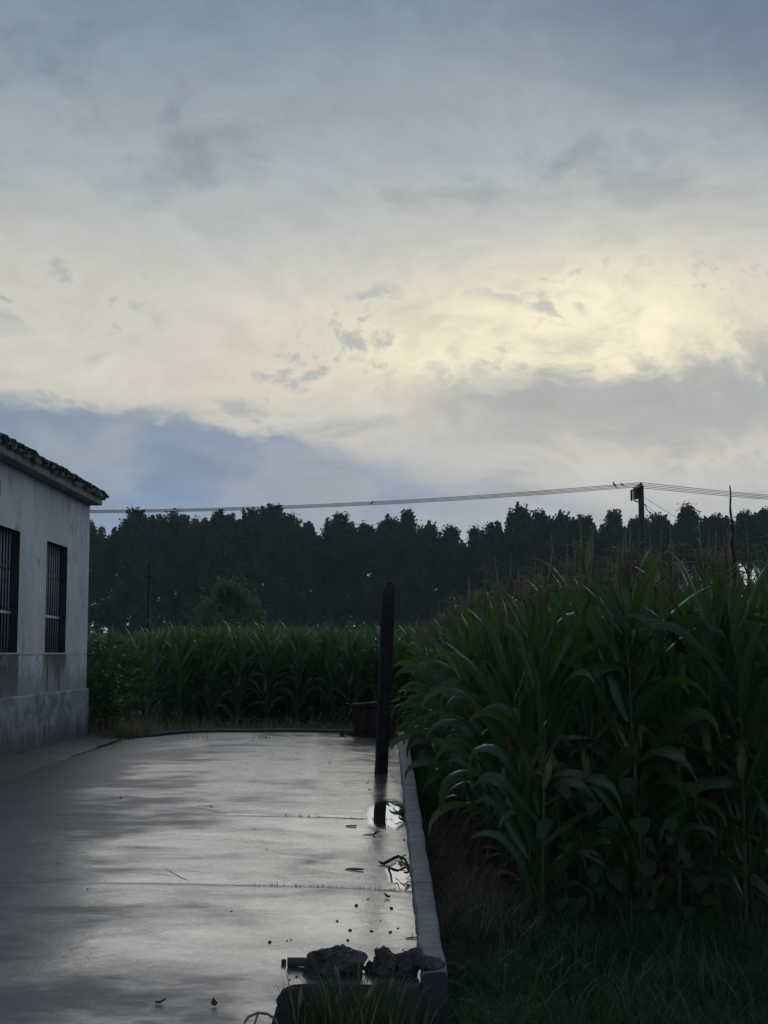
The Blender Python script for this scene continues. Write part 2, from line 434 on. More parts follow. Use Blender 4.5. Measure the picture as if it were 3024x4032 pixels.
def mk_wet_concrete():
    m, k, b, o = mat('wet_concrete')
    p = pos(k)
    x, y, z = k.sep(p)
    big = k.noise(p, 0.55, 5, 0.6, 0.6)
    mid = k.noise(k.vmul(p, (0.55, 1.0, 1)), 2.6, 6, 0.65, 0.5)
    fine = k.noise(p, 26, 5, 0.65)
    grit = k.noise(p, 160, 3, 0.6)
    c = k.mix(k.ss(mid, 0.3, 0.7), (0.075, 0.079, 0.086, 1), (0.125, 0.13, 0.138, 1))
    c = k.mix(k.m('MULTIPLY', k.ss(fine, 0.55, 0.75), 0.35), c, (0.19, 0.195, 0.20, 1))
    sp = k.noise(p, 1.1, 6, 0.7, 1.2)
    c = k.mix(k.m('MULTIPLY', k.ss(sp, 0.56, 0.70), 0.28), c, (0.045, 0.043, 0.046, 1))
    k.put(b.inputs['Base Color'], c)
    # colour paled towards the far end, painting in its silvery sheen
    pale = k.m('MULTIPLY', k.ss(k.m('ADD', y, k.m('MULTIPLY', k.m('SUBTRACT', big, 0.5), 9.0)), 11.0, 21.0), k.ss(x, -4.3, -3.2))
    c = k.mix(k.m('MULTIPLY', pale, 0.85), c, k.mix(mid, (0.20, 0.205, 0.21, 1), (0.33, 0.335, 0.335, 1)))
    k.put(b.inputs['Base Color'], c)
    # standing film of water where the slab is low, only damp by the house and where the broom marks show
    film = k.m('ADD', k.m('MULTIPLY', big, 0.60), k.m('MULTIPLY', mid, 0.55))
    film = k.m('SUBTRACT', film, 0.09)
    film = k.m('ADD', film, k.ss(k.m('ADD', x, k.m('MULTIPLY', k.m('SUBTRACT', big, 0.5), 2.0)), -3.6, 0.1, -0.26, 0.14, 'LINEAR'))
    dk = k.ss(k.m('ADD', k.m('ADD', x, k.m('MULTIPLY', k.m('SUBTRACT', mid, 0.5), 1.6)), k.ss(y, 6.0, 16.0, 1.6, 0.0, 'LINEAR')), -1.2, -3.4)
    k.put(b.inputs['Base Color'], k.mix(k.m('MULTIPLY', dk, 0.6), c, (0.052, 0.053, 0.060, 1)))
    film = k.m('SUBTRACT', film, k.ss(y, 7.8, 5.8, 0.0, 0.17))
    rg = k.ramp(film, [(0.28, 0.55), (0.40, 0.36), (0.50, 0.26), (0.60, 0.19), (0.70, 0.12)])
    rg = k.m('ADD', rg, k.m('MULTIPLY', k.m('SUBTRACT', fine, 0.5), 0.22))
    k.put(b.inputs['Roughness'], k.m('MAXIMUM', rg, 0.07))
    b.inputs['IOR'].default_value = 1.45
    b.inputs['Specular IOR Level'].default_value = 0.5
    h = k.m('ADD', k.m('MULTIPLY', fine, 0.55), k.m('MULTIPLY', grit, 0.45))
    und = k.noise(p, 7.5, 3, 0.5, 0.2)
    n1 = k.new('ShaderNodeBump')
    n1.inputs['Strength'].default_value = 0.35
    n1.inputs['Distance'].default_value = 0.010
    k.put(n1.inputs['Height'], und)
    n2 = k.new('ShaderNodeBump')
    n2.inputs['Strength'].default_value = 0.22
    n2.inputs['Distance'].default_value = 0.004
    k.put(n2.inputs['Height'], h)
    k.l.new(n1.outputs[0], n2.inputs['Normal'])
    k.l.new(n2.outputs[0], b.inputs['Normal'])
    return m


def mk_kerb():
    m, k, b, o = mat('kerb_concrete')
    p = pos(k)
    n = k.noise(p, 5, 6, 0.65, 0.4)
    n2 = k.noise(k.vmul(p, (1, .5, 1)), 60, 5, 0.7)
    c = k.mix(k.ss(n, 0.3, 0.7), (0.20, 0.20, 0.20, 1), (0.34, 0.335, 0.33, 1))
    c = k.mix(k.m('MULTIPLY', k.ss(n2, 0.55, 0.7), 0.4), c, (0.1, 0.1, 0.1, 1))
    k.put(b.inputs['Base Color'], c)
    b.inputs['Roughness'].default_value = 0.72
    bump(k, b, k.m('ADD', n, k.m('MULTIPLY', n2, 0.6)), 0.5, 0.012)
    return m


def mk_water():
    m, k, b, o = mat('puddle_water')
    b.inputs['Base Color'].default_value = (0.055, 0.055, 0.055, 1)
    at = k.new('ShaderNodeAttribute', attribute_name='lf')
    fx, fy, fz = k.sep(at.outputs['Vector'])
    k.put(b.inputs['Roughness'], k.ss(k.m('ADD', fx, k.m('MULTIPLY', k.m('SUBTRACT', k.noise(pos(k), 9, 4), 0.5), 0.5)), 0.62, 0.98, 0.012, 0.22))
    b.inputs['IOR'].default_value = 1.33
    return m


M['glass'] = mk_glass()
M['wall'] = mk_wall()
M['plinth'] = mk_plinth()
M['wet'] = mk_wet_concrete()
M['kerb'] = mk_kerb()
M['water'] = mk_water()


# ------------------------------------------------------------------ mesh helpers
class MB:
    def __init__(s):
        s.v, s.f, s.a, s.mi = [], [], [], []
        s.cur = 0

    def add(s, vs, fs, at=None):
        o = len(s.v)
        s.v.extend(vs)
        s.a.extend(at if at is not None else [(0.5, 0.5, 0.5)] * len(vs))
        for f in fs:
            s.f.append([o + i for i in f])
            s.mi.append(s.cur)
        return o

    def box(s, lo, hi, mtx=None):
        x0, y0, z0 = lo
        x1, y1, z1 = hi
        vs = [Vector(p) for p in ((x0, y0, z0), (x1, y0, z0), (x1, y1, z0), (x0, y1, z0),
                                  (x0, y0, z1), (x1, y0, z1), (x1, y1, z1), (x0, y1, z1))]
        if mtx:
            vs = [mtx @ p for p in vs]
        s.add([tuple(p) for p in vs], [(3, 2, 1, 0), (4, 5, 6, 7), (0, 1, 5, 4), (1, 2, 6, 5), (2, 3, 7, 6), (3, 0, 4, 7)])

    def tube(s, pts, rad, n=8, cap=True):
        pts = [Vector(p) for p in pts]
        if not hasattr(rad, '__len__'):
            rad = [rad] * len(pts)
        rings = []
        up = Vector((0.13, 0.21, 1.0))
        for i, p in enumerate(pts):
            d = (pts[min(i + 1, len(pts) - 1)] - pts[max(i - 1, 0)])
            d = d.normalized() if d.length > 1e-9 else Vector((0, 0, 1))
            a = d.cross(up)
            if a.length < 0.05:
                a = d.cross(Vector((1, 0, 0)))
            a.normalize()
            b_ = d.cross(a)
            rings.append([tuple(p + rad[i] * (math.cos(2 * math.pi * j / n) * a + math.sin(2 * math.pi * j / n) * b_)) for j in range(n)])
        vs = [q for r in rings for q in r]
        fs = []
        for i in range(len(pts) - 1):
            for j in range(n):
                k2 = (j + 1) % n
                fs.append((i * n + j, i * n + k2, (i + 1) * n + k2, (i + 1) * n + j))
        if cap:
            fs.append(tuple(range(n - 1, -1, -1)))
            e = (len(pts) - 1) * n
            fs.append(tuple(e + j for j in range(n)))
        at = [(j / n, i / max(1, len(pts) - 1), 0.5) for i in range(len(pts)) for j in range(n)]
        s.add(vs, fs, at)

    def mesh(s, name, mats, smooth=True, sharp=None):
        me = bpy.data.meshes.new(name)
        me.from_pydata([tuple(p) for p in s.v], [], s.f)
        at = me.attributes.new('lf', 'FLOAT_VECTOR', 'POINT')
        at.data.foreach_set('vector', np.array(s.a, dtype=np.float32).ravel())
        for m in (mats if isinstance(mats, (list, tuple)) else [mats]):
            me.materials.append(m)
        if any(s.mi):
            me.polygons.foreach_set('material_index', s.mi)
        me.polygons.foreach_set('use_smooth', [smooth] * len(me.polygons))
        me.update()
        if sharp:
            me.set_sharp_from_angle(angle=R(sharp))
        return me


def put(name, me, parent=None, loc=None, rot=None, scale=None):
    o = bpy.data.objects.new(name, me)
    COL.objects.link(o)
    if parent:
        o.parent = parent
    if loc is not None:
        o.location = loc
    if rot is not None:
        o.rotation_euler = rot
    if scale is not None:
        o.scale = scale if hasattr(scale, '__len__') else (scale,) * 3
    return o


def tag(o, label=None, cat=None, group=None, kind=None):
    if label:
        o['label'] = label
    if cat:
        o['category'] = cat
    if group:
        o['group'] = group
    if kind:
        o['kind'] = kind
    return o


def bevel(o, w=0.01, seg=2):
    b = o.modifiers.new('bevel', 'BEVEL')
    b.width = w
    b.segments = seg
    b.limit_method = 'ANGLE'
    return o


def nz(x, y, z=0.0, s=1.0):
    return mnoise.noise(Vector((x * s, y * s, z * s)))


# ------------------------------------------------------------------ ground
GZ = -0.30


def ground():
    mb = MB()
    xs = [-900, -300, -120, -60] + [(-30 + i * 1.0) for i in range(61)] + [60, 120, 300, 900]
    ys = [-400, -100, -40, -10] + [i * 1.0 for i in range(0, 60)] + [70, 90, 120, 160, 220, 400, 900, 2000]
    vs = []
    for y in ys:
        for x in xs:
            vs.append((x, y, GZ + 0.03 * nz(x, y, 3, 0.9) - 0.01))
    nx = len(xs)
    fs = [(j * nx + i, j * nx + i + 1, (j + 1) * nx + i + 1, (j + 1) * nx + i) for j in range(len(ys) - 1) for i in range(nx - 1)]
    mb.add(vs, fs)
    tag(put('ground', mb.mesh('ground', M['soil'])), 'bare dark soil ground of the fields around the yard', None, None, 'structure')


ground()


# ------------------------------------------------------------------ yard pavement
def padz(x, y):
    d = x + 1.8
    z = -0.0128 * d * d if d > 0 else -0.005 * d * d
    z += (0.010 * nz(x, y, 0.3, 0.45) + 0.002 * nz(x, y, 5.1, 2.1)) * (1.0 if x < -1.2 else max(0.1, (0.2 - x) / 1.4))
    # the yard falls gently towards the road, except along the house
    t = min(1.0, max(0.0, (x + 5.2) / 2.2))
    z += 0.008 * (y - 10.0) * t * t * (3 - 2 * t)
    return z


def kin(y):
    return 0.178 + 0.0028 * (y - 7) + 0.012 * nz(1.7, y, 0, 2.3) + 0.006 * nz(1.7, y, 4, 9.0)


def kout(y):
    return 0.306 + 0.0062 * (y - 7) + 0.008 * nz(5.2, y, 0, 2.0)


def apx(y):
    return -4.56 + 0.05 * nz(9.1, y, 0, 0.8) + 0.02 * nz(9.1, y, 2, 4)


yard = put('yard_pavement', None)
tag(yard, 'wet grey concrete yard in cast slabs beside the white house', None, None, 'structure')


def slab(y0, y1, xr, xl=apx, step=0.11, extra=()):
    ys = sorted(set([y0, y0 + 0.012] + [y0 + 0.012 + (y1 - y0 - 0.024) * i / max(2, int((y1 - y0) / step)) for i in range(max(2, int((y1 - y0) / step)) + 1)] + [y1] + list(extra)))
    nx = 64
    mb = MB()
    vs = []
    for y in ys:
        a, b_ = xl(y), xr(y)
        e = min(y - y0, y1 - y)
        for i in range(nx):
            t = i / (nx - 1)
            t = 1 - (1 - t) ** 1.5
            x = a + (b_ - a) * t
            edge_y = y0 if y - y0 < y1 - y else y1
            yy = y + (0.05 * nz(x, round(edge_y, 1), 2, 0.9) + 0.012 * nz(x, round(edge_y, 1), 2, 4.0)) * max(0, 1 - e / 0.8) * min(1.0, (b_ - x) / 0.3 if y0 < 6.4 else 1.0)
            z = padz(x, y) - (0.002 if e < 0.006 else 0.0)
            vs.append((x, yy, z))
    fs = [(j * nx + i, j * nx + i + 1, (j + 1) * nx + i + 1, (j + 1) * nx + i) for j in range(len(ys) - 1) for i in range(nx - 1)]
    # skirt down to the soil
    ring = [i for i in range(nx)] + [j * nx + nx - 1 for j in range(1, len(ys))] + [(len(ys) - 1) * nx + i for i in range(nx - 2, -1, -1)] + [j * nx for j in range(len(ys) - 2, 0, -1)]
    n = len(ring)
    prev = ring
    levels = (0.006, 0.03, 0.07, 0.12, 0.17, 0.23, 0.34)
    for lv in levels:
        base = len(vs)
        for q in ring:
            x, y, z = vs[q]
            am = 0.016 if lv < 0.3 else 0.02
            vs.append((x + am * nz(x * 2, y * 2, lv * 9, 5) + 0.006 * nz(x, y, lv * 30, 17), y + am * nz(x * 2, y * 2, 9 + lv * 9, 5) + 0.006 * nz(x, y, 4 + lv * 30, 17), z - lv))
        cur = [base + i for i in range(n)]
        for i in range(n):
            j = (i + 1) % n
            fs.append((prev[j], prev[i], cur[i], cur[j]))
        prev = cur
    mb.add(vs, fs)
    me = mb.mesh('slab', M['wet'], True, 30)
    at = me.polygons
    return put('slab', me, yard)


def near_edge(y):
    # the yard ends in a rounded corner here and only its left part runs on towards the viewer
    pts = [(6.30, -0.468), (6.42, -0.486), (6.52, -0.478), (6.62, -0.470), (6.68, -0.448), (6.715, -0.425), (6.735, -0.385), (6.77, -0.10), (6.80, 0.02), (6.84, kin(6.9))]
    if y >= pts[-1][0]:
        return kin(y)
    if y <= pts[0][0]:
        return -0.475 + 0.01 * nz(3.3, y, 0, 3)
    for (ya, xa), (yb, xb) in zip(pts, pts[1:]):
        if ya <= y <= yb:
            return xa + (xb - xa) * (y - ya) / (yb - ya)


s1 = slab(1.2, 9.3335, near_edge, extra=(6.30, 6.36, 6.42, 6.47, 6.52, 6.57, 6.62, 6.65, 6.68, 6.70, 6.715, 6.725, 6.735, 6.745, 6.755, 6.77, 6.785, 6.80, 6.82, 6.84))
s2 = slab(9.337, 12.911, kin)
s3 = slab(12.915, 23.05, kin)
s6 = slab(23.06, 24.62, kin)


def apron():
    mb = MB()
    ys = [1.2 + 0.4 * i for i in range(61)]
    ys = [y for y in ys if y < 25.1] + [25.1]
    vs = []
    n = 7
    for y in ys:
        flare = 0.0
        for i in range(n):
            t = i / (n - 1)
            x = -5.40 + (apx(y) - 0.006 + flare + 5.40) * t
            z0 = padz(apx(y), y) - 0.004
            vs.append((x, y, z0 + 0.075 * (1 - t) ** 1.4 + 0.004 * nz(x, y, 2, 2)))
        vs.append((vs[-1][0], y, GZ))
    m = n + 1
    fs = [(j * m + i, j * m + i + 1, (j + 1) * m + i + 1, (j + 1) * m + i) for j in range(len(ys) - 1) for i in range(m - 1)]
    mb.add(vs, fs)
    e = (len(ys) - 1) * m
    mb.add([mb.v[e + i] for i in range(n)] + [(mb.v[e + i][0], 25.1, GZ) for i in range(n)], [(i + 1, i, n + i, n + i + 1) for i in range(n - 1)])
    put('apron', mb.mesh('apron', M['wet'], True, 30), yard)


apron()

kerb = put('kerb', None)
tag(kerb, 'low rough concrete kerb between the yard and the maize', None, None, 'structure')


def kerb_block(y0, y1):
    mb = MB()
    n = max(3, int((y1 - y0) / 0.07))
    vs = []
    for i in range(n + 1):
        y = y0 + (y1 - y0) * i / n
        a, b_ = kin(y), kout(y)
        zt = padz(a, y) + 0.050 + 0.008 * nz(2, y, 0, 1.5)
        tilt = 0.006
        pts = [(a + 0.002, GZ - 0.08), (a + 0.004, zt - 0.02), (a + 0.016 + 0.006 * nz(a, y, 1, 7), zt - 0.003)]
        for q in (0.35, 0.6, 0.85):
            pts.append((a + (b_ - a) * q, zt + tilt * q + 0.0015 * nz(a + q, y, 4, 3)))
        pts += [(b_ - 0.008, zt), (b_ + 0.003 * nz(b_, y, 3, 6), zt - 0.02), (b_ + 0.01 + 0.006 * nz(b_, y, 3, 3), GZ - 0.08)]
        off = 0.03 if i in (0, n) else 0
        sgn = 1 if i == 0 else -1
        for x, z in pts:
            vs.append((x, y + (0.015 * nz(x, y, 8, 11) if i in (0, n) else 0), z))
    m = 9
    fs = [(j * m + i, (j + 1) * m + i, (j + 1) * m + i + 1, j * m + i + 1) for j in range(n) for i in range(m - 1)]
    fs = [tuple(reversed(f)) for f in fs]
    fs.append(tuple(range(m)))
    fs.append(tuple(n * m + i for i in range(m - 1, -1, -1)))
    mb.add(vs, fs)
    mb.mi[-2:] = [1, 1]  # end and outer faces take a darker concrete to paint in their shade
    for q in range(n):
        mb.mi[q * (m - 1) + m - 2] = 1
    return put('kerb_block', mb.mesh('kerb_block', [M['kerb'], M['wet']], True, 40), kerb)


for a, b_ in ((6.845, 9.325), (9.345, 12.4), (12.42, 15.6), (15.612, 24.7)):
    kerb_block(a, b_)


def rear_kerb():
    mb = MB()
    n = 60
    vs = []
    for i in range(n + 1):
        x = -4.15 + 3.8 * i / n
        z = padz(x, 24.6) + 0.048 + 0.012 * nz(x, 1, 0, 1.3)
        y = 24.63 + 0.02 * nz(x, 2, 0, 1.0)
        vs += [(x, y, GZ), (x, y + 0.008, z - 0.012), (x, y + 0.02, z), (x, y + 0.14, z + 0.004), (x, y + 0.15, GZ)]
    fs = [(j * 5 + i, (j + 1) * 5 + i, (j + 1) * 5 + i + 1, j * 5 + i + 1) for j in range(n) for i in range(4)]
    fs.append((4, 3, 2, 1, 0))
    fs.append(tuple(n * 5 + i for i in range(5)))
    mb.add(vs, fs)
    o = put('rear_kerb', mb.mesh('rear_kerb', M['plinth'], True, 30))
    tag(o, 'low grey concrete kerb closing the far end of the yard', None, None, 'structure')


rear_kerb()


def crack(pts, w, parent):
    mb = MB()
    vs, fs = [], []
    P2 = []
    for (xa, ya), (xb, yb) in zip(pts, pts[1:]):
        for i in range(6):
            t = i / 6
            P2.append((xa + (xb - xa) * t, ya + (yb - ya) * t))
    P2.append(pts[-1])
    for i, (x, y) in enumerate(P2):
        q = 1 - abs(2 * i / (len(P2) - 1) - 1) ** 3
        x += 0.02 * nz(x, y, 3, 9)
        y += 0.02 * nz(x, y, 6, 9)
        h = w * (0.25 + 0.75 * q) * (0.7 + 0.6 * abs(nz(x, y, 1, 14)))
        vs += [(x, y - h, padz(x, y - h) + 0.0028), (x, y + h, padz(x, y + h) + 0.0028)]
    for i in range(len(P2) - 1):
        fs.append((2 * i, 2 * i + 2, 2 * i + 3, 2 * i + 1))
    mb.add(vs, fs)
    put('crack', mb.mesh('crack', M['soil']), parent)


crack([(-1.95, 13.6), (-1.62, 13.25), (-1.45, 12.98)], 0.010, s3)
crack([(-2.2, 13.25), (-1.75, 13.05)], 0.007, s3)
crack([(-1.55, 9.95), (-1.40, 9.62), (-1.30, 9.45)], 0.008, s2)
crack([(-1.40, 9.62), (-1.62, 9.72)], 0.005, s2)
crack([(-2.05, 24.3), (-1.85, 23.9), (-1.60, 23.35), (-1.2, 23.1)], 0.022, s6)
crack([(-1.75, 23.6), (-2.2, 23.75)], 0.012, s6)


def puddle(cx, cy, rx, ry, seed, label):
    """thin sheet of water lying on the slab, thinning out to nothing at a ragged rim"""
    mb = MB()
    na, nr = 120, 14
    vs, fs, at = [], [], []
    for k_ in range(nr + 1):
        f = k_ / nr
        for i in range(na):
            a = 2 * math.pi * i / na
            rag = 1 + 0.30 * nz(math.cos(a) * 1.3 + seed, math.sin(a) * 1.3, 0, 1.0) + 0.07 * nz(math.cos(a) * 3 + seed, math.sin(a) * 3, 3, 1.0)
            x = cx + rx * f * rag * math.cos(a)
            y = cy + ry * f * rag * math.sin(a)
            x = min(x, kin(y) + 0.006)
            base = -0.0128 * (x + 1.8) ** 2 + 0.008 * (y - 10.0)
            vs.append((x, y, base + 0.0042 - 0.0062 * f ** 5))
            at.append((f, 0.5, 0.5))
    for k_ in range(nr):
        for i in range(na):
            j = (i + 1) % na
            fs.append((k_ * na + i, (k_ + 1) * na + i, (k_ + 1) * na + j, k_ * na + j))
    mb.add(vs, fs, at)
    tag(put('puddle', mb.mesh('puddle', M['water'])), label, None, None, 'structure')


puddle(0.06, 13.35, 0.26, 1.35, 3.7, 'shallow puddle mirroring the sky beside the kerb and post')
puddle(0.12, 9.95, 0.11, 0.62, 8.2, 'small puddle round the broken branch at the kerb')


def joint_weeds():
    rnd = random.Random(5)
    mb = MB()
    spots = []
    for _ in range(60):
        spots.append((rnd.uniform(-0.9, 0.1), 12.91, 0.03))
    for _ in range(70):
        spots.append((rnd.uniform(-0.9, 0.12), 9.338, 0.022))
    for _ in range(50):
        spots.append((rnd.choice((-3.1, -2.95, -2.0, -1.9, -0.4)) + rnd.gauss(0, 0.1), 23.055, 0.07))
    for _ in range(260):
        y = rnd.uniform(22.3, 24.4)
        spots.append((apx(y) - 0.015 + rnd.gauss(0, 0.02), y, 0.05))
    for _ in range(60):
        y = rnd.uniform(13.0, 14.5)
        spots.append((kin(y) - rnd.uniform(0.0, 0.03), 13.4 + rnd.gauss(0, 0.07), 0.06))
    for x, y, h in spots:
        blade(mb, (x, y, padz(x, y) - 0.004), h * rnd.uniform(0.4, 1.3), rnd.uniform(0, 6.28), rnd.uniform(0.3, 1.2), 0.004 + h * 0.05, rnd.random(), 2)
    tag(put('joint_weeds', mb.mesh('joint_weeds', M['weed_leaf'])), 'tiny green weeds sprouting from the slab joints', 'weeds', None, 'stuff')
    # mossy dirt in the gap by the apron
    mb = MB()
    vs, fs = [], []
    ys = [20.6 + 0.1 * i for i in range(38)]
    for y in ys:
        w = 0.012 + 0.025 * max(0, nz(3, y, 0, 1.7)) + (0.05 * math.exp(-((y - 23.4) / 0.6) ** 2))
        x = apx(y) - 0.017
        z = max(padz(x - w, y), padz(x + w, y)) + 0.002
        vs += [(x - w, y, z), (x, y, z + 0.006), (x + w, y, z)]
    for i in range(len(ys) - 1):
        fs += [(3 * i, 3 * i + 1, 3 * i + 4, 3 * i + 3), (3 * i + 1, 3 * i + 2, 3 * i + 5, 3 * i + 4)]
    mb.add(vs, fs)
    put('moss_strip', mb.mesh('moss_strip', M['moss']), yard)


def blade(mb, base, h, az, bend, w, r, seg=4):
    """one grass blade: strip that leans along az and droops"""
    ca, sa = math.cos(az), math.sin(az)
    px, py, pz = base
    vs, at = [], []
    x = zz = 0.0
    for i in range(seg + 1):
        t = i / seg
        hw = w * (1 - t ** 1.6) * 0.5 + 0.0004
        vs += [(px + ca * x - sa * hw, py + sa * x + ca * hw, pz + zz), (px + ca * x + sa * hw, py + sa * x - ca * hw, pz + zz)]
        at += [(0.0, t, r), (1.0, t, r)]
        a = 0.12 + bend * (t + 0.5 / seg) ** 1.4
        x += math.sin(a) * h / seg
        zz += math.cos(a) * h / seg
    mb.add(vs, [(2 * i, 2 * i + 1, 2 * i + 3, 2 * i + 2) for i in range(seg)], at)


joint_weeds()


# ------------------------------------------------------------------ house
WX = -5.345
HY0, HY1 = 10.5, 25.12
WINS = [(18.88, 20.34), (21.97, 23.41)]
WZ0, WZ1 = 1.5, 3.27
EZ = 4.165


def house():
    root = put('house', None, loc=(0, 0, 0))
    tag(root, 'weathered whitewashed house with barred windows and tiled eave', 'house')
    DX = 0.30
    # wall with window openings
    mb = MB()
    ys = [HY0] + [v for w in WINS for v in w] + [HY1]
    zs = [0.86, WZ0, WZ1, EZ]
    for i in range(len(ys) - 1):
        for j in range(3):
            if j == 1 and i in (1, 3):
                continue
            y0, y1, z0, z1 = ys[i], ys[i + 1], zs[j], zs[j + 1]
            ny = max(1, int((y1 - y0) / 0.5))
            for q in range(ny):
                a, b2 = y0 + (y1 - y0) * q / ny, y0 + (y1 - y0) * (q + 1) / ny
                mb.add([(WX, a, z0), (WX, b2, z0), (WX, b2, z1), (WX, a, z1)], [(0, 1, 2, 3)])
    XB = -10.6
    # gable and back walls
    xr, zr = (WX + XB) / 2, 5.45
    for y in (HY0, HY1):
        f = [(0, 1, 2, 3, 4)] if y == HY1 else [(4, 3, 2, 1, 0)]
        mb.add([(WX, y, GZ), (XB, y, GZ), (XB, y, EZ + 0.1), (xr, y, zr), (WX, y, EZ + 0.1)], f)
    mb.add([(XB, HY0, GZ), (XB, HY1, GZ), (XB, HY1, EZ), (XB, HY0, EZ)], [(0, 1, 2, 3)])
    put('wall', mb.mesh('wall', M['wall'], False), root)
    # plinth, a little proud of the wall
    mb = MB()
    n = 80
    vs = []
    for i in range(n + 1):
        y = HY0 + (HY1 + 0.02 - HY0) * i / n
        zt = 0.87 + 0.012 * nz(1, y, 0, 1.2)
        vs += [(WX + 0.045, y, GZ), (WX + 0.035 + 0.008 * nz(2, y, 0, 1), y, zt - 0.02), (WX + 0.015, y, zt), (WX - 0.02, y, zt + 0.004)]
    fs = [(j * 4 + i, (j + 1) * 4 + i, (j + 1) * 4 + i + 1, j * 4 + i + 1) for j in range(n) for i in range(3)]
    fs.append(tuple(n * 4 + i for i in (0, 1, 2, 3)))
    mb.add(vs, fs)
    mb.box((WX - 5.2, HY1 + 0.001, GZ), (WX + 0.044, HY1 + 0.02, 0.86))
    put('plinth', mb.mesh('plinth', M['plinth'], False), root)
    # windows: frame > pane, bars
    for y0, y1 in WINS:
        xf = WX - 0.20
        mb = MB()
        t = 0.055
        for a, b2, c, d in ((y0, y1, WZ0, WZ0 + t), (y0, y1, WZ1 - t, WZ1), (y0, y0 + t, WZ0 + t, WZ1 - t), (y1 - t, y1, WZ0 + t, WZ1 - t),
                            ((y0 + y1) / 2 - 0.03, (y0 + y1) / 2 + 0.03, WZ0 + t, WZ1 - t)):
            mb.box((xf - 0.05, a + 0.001, c + 0.001), (xf, b2 - 0.001, d - 0.001))
        wn = put('window', mb.mesh('window', M['frame'], False), root)
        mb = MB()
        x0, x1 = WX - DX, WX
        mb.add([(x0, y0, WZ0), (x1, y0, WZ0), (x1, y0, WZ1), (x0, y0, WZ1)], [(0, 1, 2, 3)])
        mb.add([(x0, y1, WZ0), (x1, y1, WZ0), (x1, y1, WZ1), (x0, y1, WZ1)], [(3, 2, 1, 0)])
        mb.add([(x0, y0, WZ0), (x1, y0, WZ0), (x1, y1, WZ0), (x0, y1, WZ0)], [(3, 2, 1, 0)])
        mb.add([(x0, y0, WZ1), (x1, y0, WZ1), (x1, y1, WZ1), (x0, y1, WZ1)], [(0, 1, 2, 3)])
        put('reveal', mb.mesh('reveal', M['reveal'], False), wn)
        for a, b2 in ((y0 + t, (y0 + y1) / 2 - 0.03), ((y0 + y1) / 2 + 0.03, y1 - t)):
            mb = MB()
            mb.box((xf - 0.03, a, WZ0 + t), (xf - 0.024, b2, WZ1 - t))
            put('pane', mb.mesh('pane', M['glass'], False), wn)
        xb = WX - 0.125
        bar = MB()
        bar.tube([(0, 0, WZ0), (0, 0, WZ1)], 0.0105, 8)
        bme = bar.mesh('bar', M['bar'])
        for i in range(9):
            put('bar', bme, wn, (xb, y0 + (y1 - y0) * (i + 0.6) / 9.2, 0))
        for zf, mm in ((0.33, 'bar'), (0.70, 'frame')):
            mb = MB()
            zc = WZ0 + (WZ1 - WZ0) * zf
            mb.box((xb + 0.011, y0, zc - 0.02), (xb + 0.02, y1, zc + 0.02))
            put('cross_bar', mb.mesh('cross_bar', M[mm], False), wn)
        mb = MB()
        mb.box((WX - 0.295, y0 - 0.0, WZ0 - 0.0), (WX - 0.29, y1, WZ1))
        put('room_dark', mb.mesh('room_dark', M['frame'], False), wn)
    # eave beam
    mb = MB()
    n = 60
    vs = []
    for i in range(n + 1):
        y = HY0 - 0.15 + (HY1 + 0.17 - HY0) * i / n
        w = 0.004 * nz(1, y, 0, 1.1)
        vs += [(WX - 0.02, y, EZ + w), (WX + 0.205, y, EZ + 0.0 + w), (WX + 0.215, y, EZ + 0.01 + w), (WX + 0.215, y, EZ + 0.115), (WX - 0.02, y, EZ + 0.12)]
    fs = [(j * 5 + i, (j + 1) * 5 + i, (j + 1) * 5 + (i + 1) % 5, j * 5 + (i + 1) % 5) for j in range(n) for i in range(5)]
    fs += [(4, 3, 2, 1, 0), tuple(n * 5 + i for i in range(5))]
    mb.add(vs, fs)
    put('eave_beam', mb.mesh('eave_beam', M['cornice'], False), root)
    # faded writing near the upper left
    mb = MB()
    rnd = random.Random(3)
    def stroke(pts, w):
        vs, fs = [], []
        for i, (y, z) in enumerate(pts):
            ww = w * (0.5 + 0.5 * math.sin(math.pi * (i + 0.5) / len(pts)))
            vs += [(WX + 0.0025, y - ww, z), (WX + 0.0025, y + ww, z)]
        mb.add(vs, [(2 * i, 2 * i + 1, 2 * i + 3, 2 * i + 2) for i in range(len(pts) - 1)])
    stroke([(19.17, 3.90), (19.19, 3.86), (19.17, 3.82)], 0.018)
    stroke([(19.21, 3.84), (19.24, 3.79), (19.23, 3.74), (19.22, 3.68)], 0.012)
    stroke([(19.09, 3.92), (19.08, 3.78), (19.08, 3.66)], 0.02)
    stroke([(19.10, 3.62), (19.13, 3.55), (19.14, 3.48), (19.15, 3.40)], 0.016)
    stroke([(19.08, 3.60), (19.10, 3.55), (19.07, 3.48)], 0.014)
    put('faded_writing', mb.mesh('faded_writing', M['frame'], False), root)
    # roof: two slopes of sheet, clay tiles on the visible eave
    th = R(21)
    ct, st = math.cos(th), math.sin(th)
    ex, ez = WX + 0.285, EZ + 0.125
    rise = (ex - xr)
    mb = MB()
    y0, y1 = HY0 - 0.18, HY1 + 0.10
    zr = ez + rise * math.tan(th)
